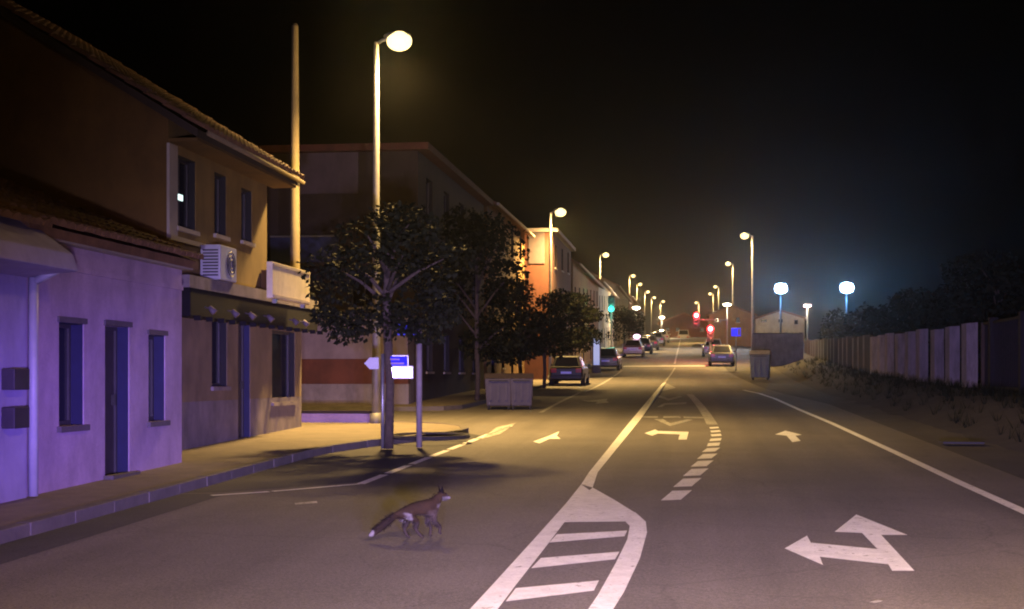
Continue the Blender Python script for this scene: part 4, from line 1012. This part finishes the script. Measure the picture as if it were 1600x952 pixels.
# ------------------------------------------------------------------ fox
def fox():
    base = G(652, 842)
    FX = lambda v: v
    t = thing('fox', 'red fox with white tail tip running across the left lane', 'fox', base, R(38)); t.scale = (.84,) * 3
    # skeleton: x forward, z up, y left
    J = dict(pelvis=((-.17, 0, .318), .088), loin=((-.05, 0, .345), .084), ribs=((.08, 0, .352), .096), chest=((.17, 0, .345), .090), neck=((.235, 0, .405), .066), nape=((.275, 0, .462), .056), head=((.315, 0, .488), .054), brow=((.355, -.006, .476), .040), muzzle=((.392, -.012, .456), .025), nose=((.425, -.016, .447), .015),
             tail0=((-.255, 0, .295), .036), tail1=((-.33, .01, .245), .040), tail2=((-.41, .015, .188), .048), tail3=((-.49, .02, .13), .047), tail4=((-.56, .02, .082), .034), tail5=((-.60, .02, .062), .012))
    E = [('pelvis', 'loin'), ('loin', 'ribs'), ('ribs', 'chest'), ('chest', 'neck'), ('neck', 'nape'), ('nape', 'head'), ('head', 'brow'), ('brow', 'muzzle'), ('muzzle', 'nose'), ('pelvis', 'tail0'), ('tail0', 'tail1'), ('tail1', 'tail2'), ('tail2', 'tail3'), ('tail3', 'tail4'), ('tail4', 'tail5')]
    def leg(n, root, pts):
        prev = root
        for i, (p, r) in enumerate(pts):
            k = f'{n}{i}'; J[k] = (p, r); E.append((prev, k)); prev = k
    # hind legs: thigh, knee forward, hock back, shank, paw
    leg('hl', 'pelvis', [((-.15, .062, .27), .050), ((-.085, .07, .195), .034), ((-.135, .07, .115), .024), ((-.095, .07, .035), .019), ((-.06, .07, .014), .016)])
    leg('hr', 'pelvis', [((-.13, -.062, .27), .050), ((-.03, -.068, .205), .034), ((-.06, -.07, .12), .024), ((.01, -.07, .04), .019), ((.045, -.07, .016), .016)])
    leg('fl', 'chest', [((.185, .05, .26), .038), ((.165, .052, .18), .024), ((.205, .052, .10), .021), ((.185, .052, .03), .018), ((.215, .052, .014), .015)])
    leg('fr', 'chest', [((.19, -.05, .26), .038), ((.20, -.052, .185), .024), ((.27, -.052, .13), .021), ((.255, -.052, .06), .018), ((.285, -.052, .048), .015)])
    names = list(J); me = bpy.data.meshes.new('body'); me.from_pydata([J[k][0] for k in names], [(names.index(a), names.index(b)) for a, b in E], [])
    o = link(bpy.data.objects.new('body', me))
    sm = o.modifiers.new('skin', 'SKIN'); sm.use_smooth_shade = True
    sv = me.skin_vertices[0].data
    for i, k in enumerate(names): sv[i].radius = (J[k][1], J[k][1])
    sv[names.index('pelvis')].use_root = True
    o.modifiers.new('sub', 'SUBSURF').levels = 2
    dg = bpy.context.evaluated_depsgraph_get(); dg.update()
    nm = bpy.data.meshes.new_from_object(o.evaluated_get(dg))
    o.modifiers.clear(); o.data = nm; o.parent = t
    # shape: narrow the belly, pull up the tuck
    col = nm.color_attributes.new('coat', 'FLOAT_COLOR', 'POINT')
    RED, DRK, WHT, GRY = (.030, .017, .006), (.012, .010, .009), (.13, .115, .10), (.045, .033, .024)
    def coat(p):
        x, y, z = p; k = noise.noise(Vector(p) * 14) * .5 + .5
        c = Vector(RED).lerp(Vector((.012, .008, .005)), k * .8)
        if x < -.30:
            c = c.lerp(Vector((.014, .010, .007)), .6)
            if x < -.548: c = Vector(WHT)
        else:
            if z < .285 and x > -.02 and z > .17 : c = c.lerp(Vector(GRY), .8)            # flank, belly, chest
            if z > .25 and x > .10 and x < .28 and z < .33: c = c.lerp(Vector(GRY), .55)
            q = ((x + .145) / .045) ** 2 + ((z - .245 + (x + .145) * .6) / .06) ** 2 + noise.noise(Vector(p) * 22) * .9
            if q < 1 and abs(y) > .045: c = c.lerp(Vector(WHT) * .85, min(1, (1 - q) * 2.2))    # pale haunch
            if z < .20: c = c.lerp(Vector((.030, .023, .018)), .7)
            if x > .305 and z < .472: c = Vector(WHT) * .9                                           # cheeks and throat
            if x > .415: c = Vector(DRK)
            if x > .25 and x < .36 and .2 < z < .40: c = Vector(WHT) * .85
        return c
    for v in nm.vertices:
        c = coat(v.co); col.data[v.index].color = (*c, 1)
    m = bpy.data.materials.new('fox_coat'); m.use_nodes = True; n = m.node_tree.nodes; l = m.node_tree.links
    at = n.new('ShaderNodeVertexColor'); at.layer_name = 'coat'; nz = n.new('ShaderNodeTexNoise'); nz.inputs['Scale'].default_value = 90
    mx = n.new('ShaderNodeMix'); mx.data_type = 'RGBA'; mx.blend_type = 'OVERLAY'; mx.inputs['Factor'].default_value = .5
    l.new(at.outputs['Color'], mx.inputs['A']); l.new(nz.outputs['Fac'], mx.inputs['B']); l.new(mx.outputs['Result'], n['Principled BSDF'].inputs['Base Color']); n['Principled BSDF'].inputs['Roughness'].default_value = .9; n['Principled BSDF'].inputs['Specular IOR Level'].default_value = .15
    nm.materials.clear(); nm.materials.append(m)
    for p in nm.polygons: p.use_smooth = True
    ORG[o.name] = Vector((0, 0, 0))
    # ears, eyes
    for s in (-1, 1):
        MB().add([(.285, s * .010, .525), (.31, s * .058, .505), (.335, s * .03, .52), (.295, s * .052, .60)], [(0, 1, 2), (0, 3, 1), (1, 3, 2), (2, 3, 0)]).build('ear', M['earfur'], o)
        MB().ell((.368, s * .034, .486), (.008, .006, .008), 8, 6).build('eye', M['black'], o, smooth=True)
    # fur strands
    rnd = random.Random(5); vs = []; fs = []; cs = []
    polys = list(nm.polygons)
    for _ in range(9000):
        p = rnd.choice(polys); c = p.center.copy(); nn = p.normal.copy()
        if c.z < .13 or c.x > .385: continue
        c += Vector((rnd.gauss(0, .006), rnd.gauss(0, .006), rnd.gauss(0, .006))) ; ln = .028 if c.x > -.28 else .05
        back = Vector((-1, 0, -.5)) if c.x > -.28 else Vector((-.8, 0, -.55))
        d = (nn * .55 + back * .8 + Vector((rnd.gauss(0, .2), rnd.gauss(0, .2), rnd.gauss(0, .2)))).normalized(); e = d.cross(nn).normalized() * .0035
        b = len(vs); vs += [c - e - nn * .004, c + e - nn * .004, c + d * ln * rnd.uniform(.6, 1.2)]; fs.append((b, b + 1, b + 2)); k = coat(c); cs += [k, k, k]
    f = MB(); f.v = [tuple(v) for v in vs]; f.f = fs
    fme = bpy.data.meshes.new('fur'); fme.from_pydata(f.v, [], f.f); ca = fme.color_attributes.new('coat', 'FLOAT_COLOR', 'POINT')
    for i, k in enumerate(cs): ca.data[i].color = (*k, 1)
    fme.materials.append(m); fo = link(bpy.data.objects.new('fur', fme)); fo.parent = o; fo['kind'] = 'stuff'
    return t
fox()

# ------------------------------------------------------------------ lamp halos, given by an added haze
hm = bpy.data.materials.new('halo_haze'); hm.use_nodes = True; n = hm.node_tree.nodes; n.remove(n['Principled BSDF'])
pv_ = n.new('ShaderNodeVolumePrincipled'); pv_.inputs['Color'].default_value = (.9, .9, .9, 1); pv_.inputs['Density'].default_value = .0003; pv_.inputs['Anisotropy'].default_value = .9
hm.node_tree.links.new(pv_.outputs['Volume'], n['Material Output'].inputs['Volume'])
hz = MB().box((-420, -70, -40), (420, 920, 32)).build('halo_haze', hm, kind='stuff')
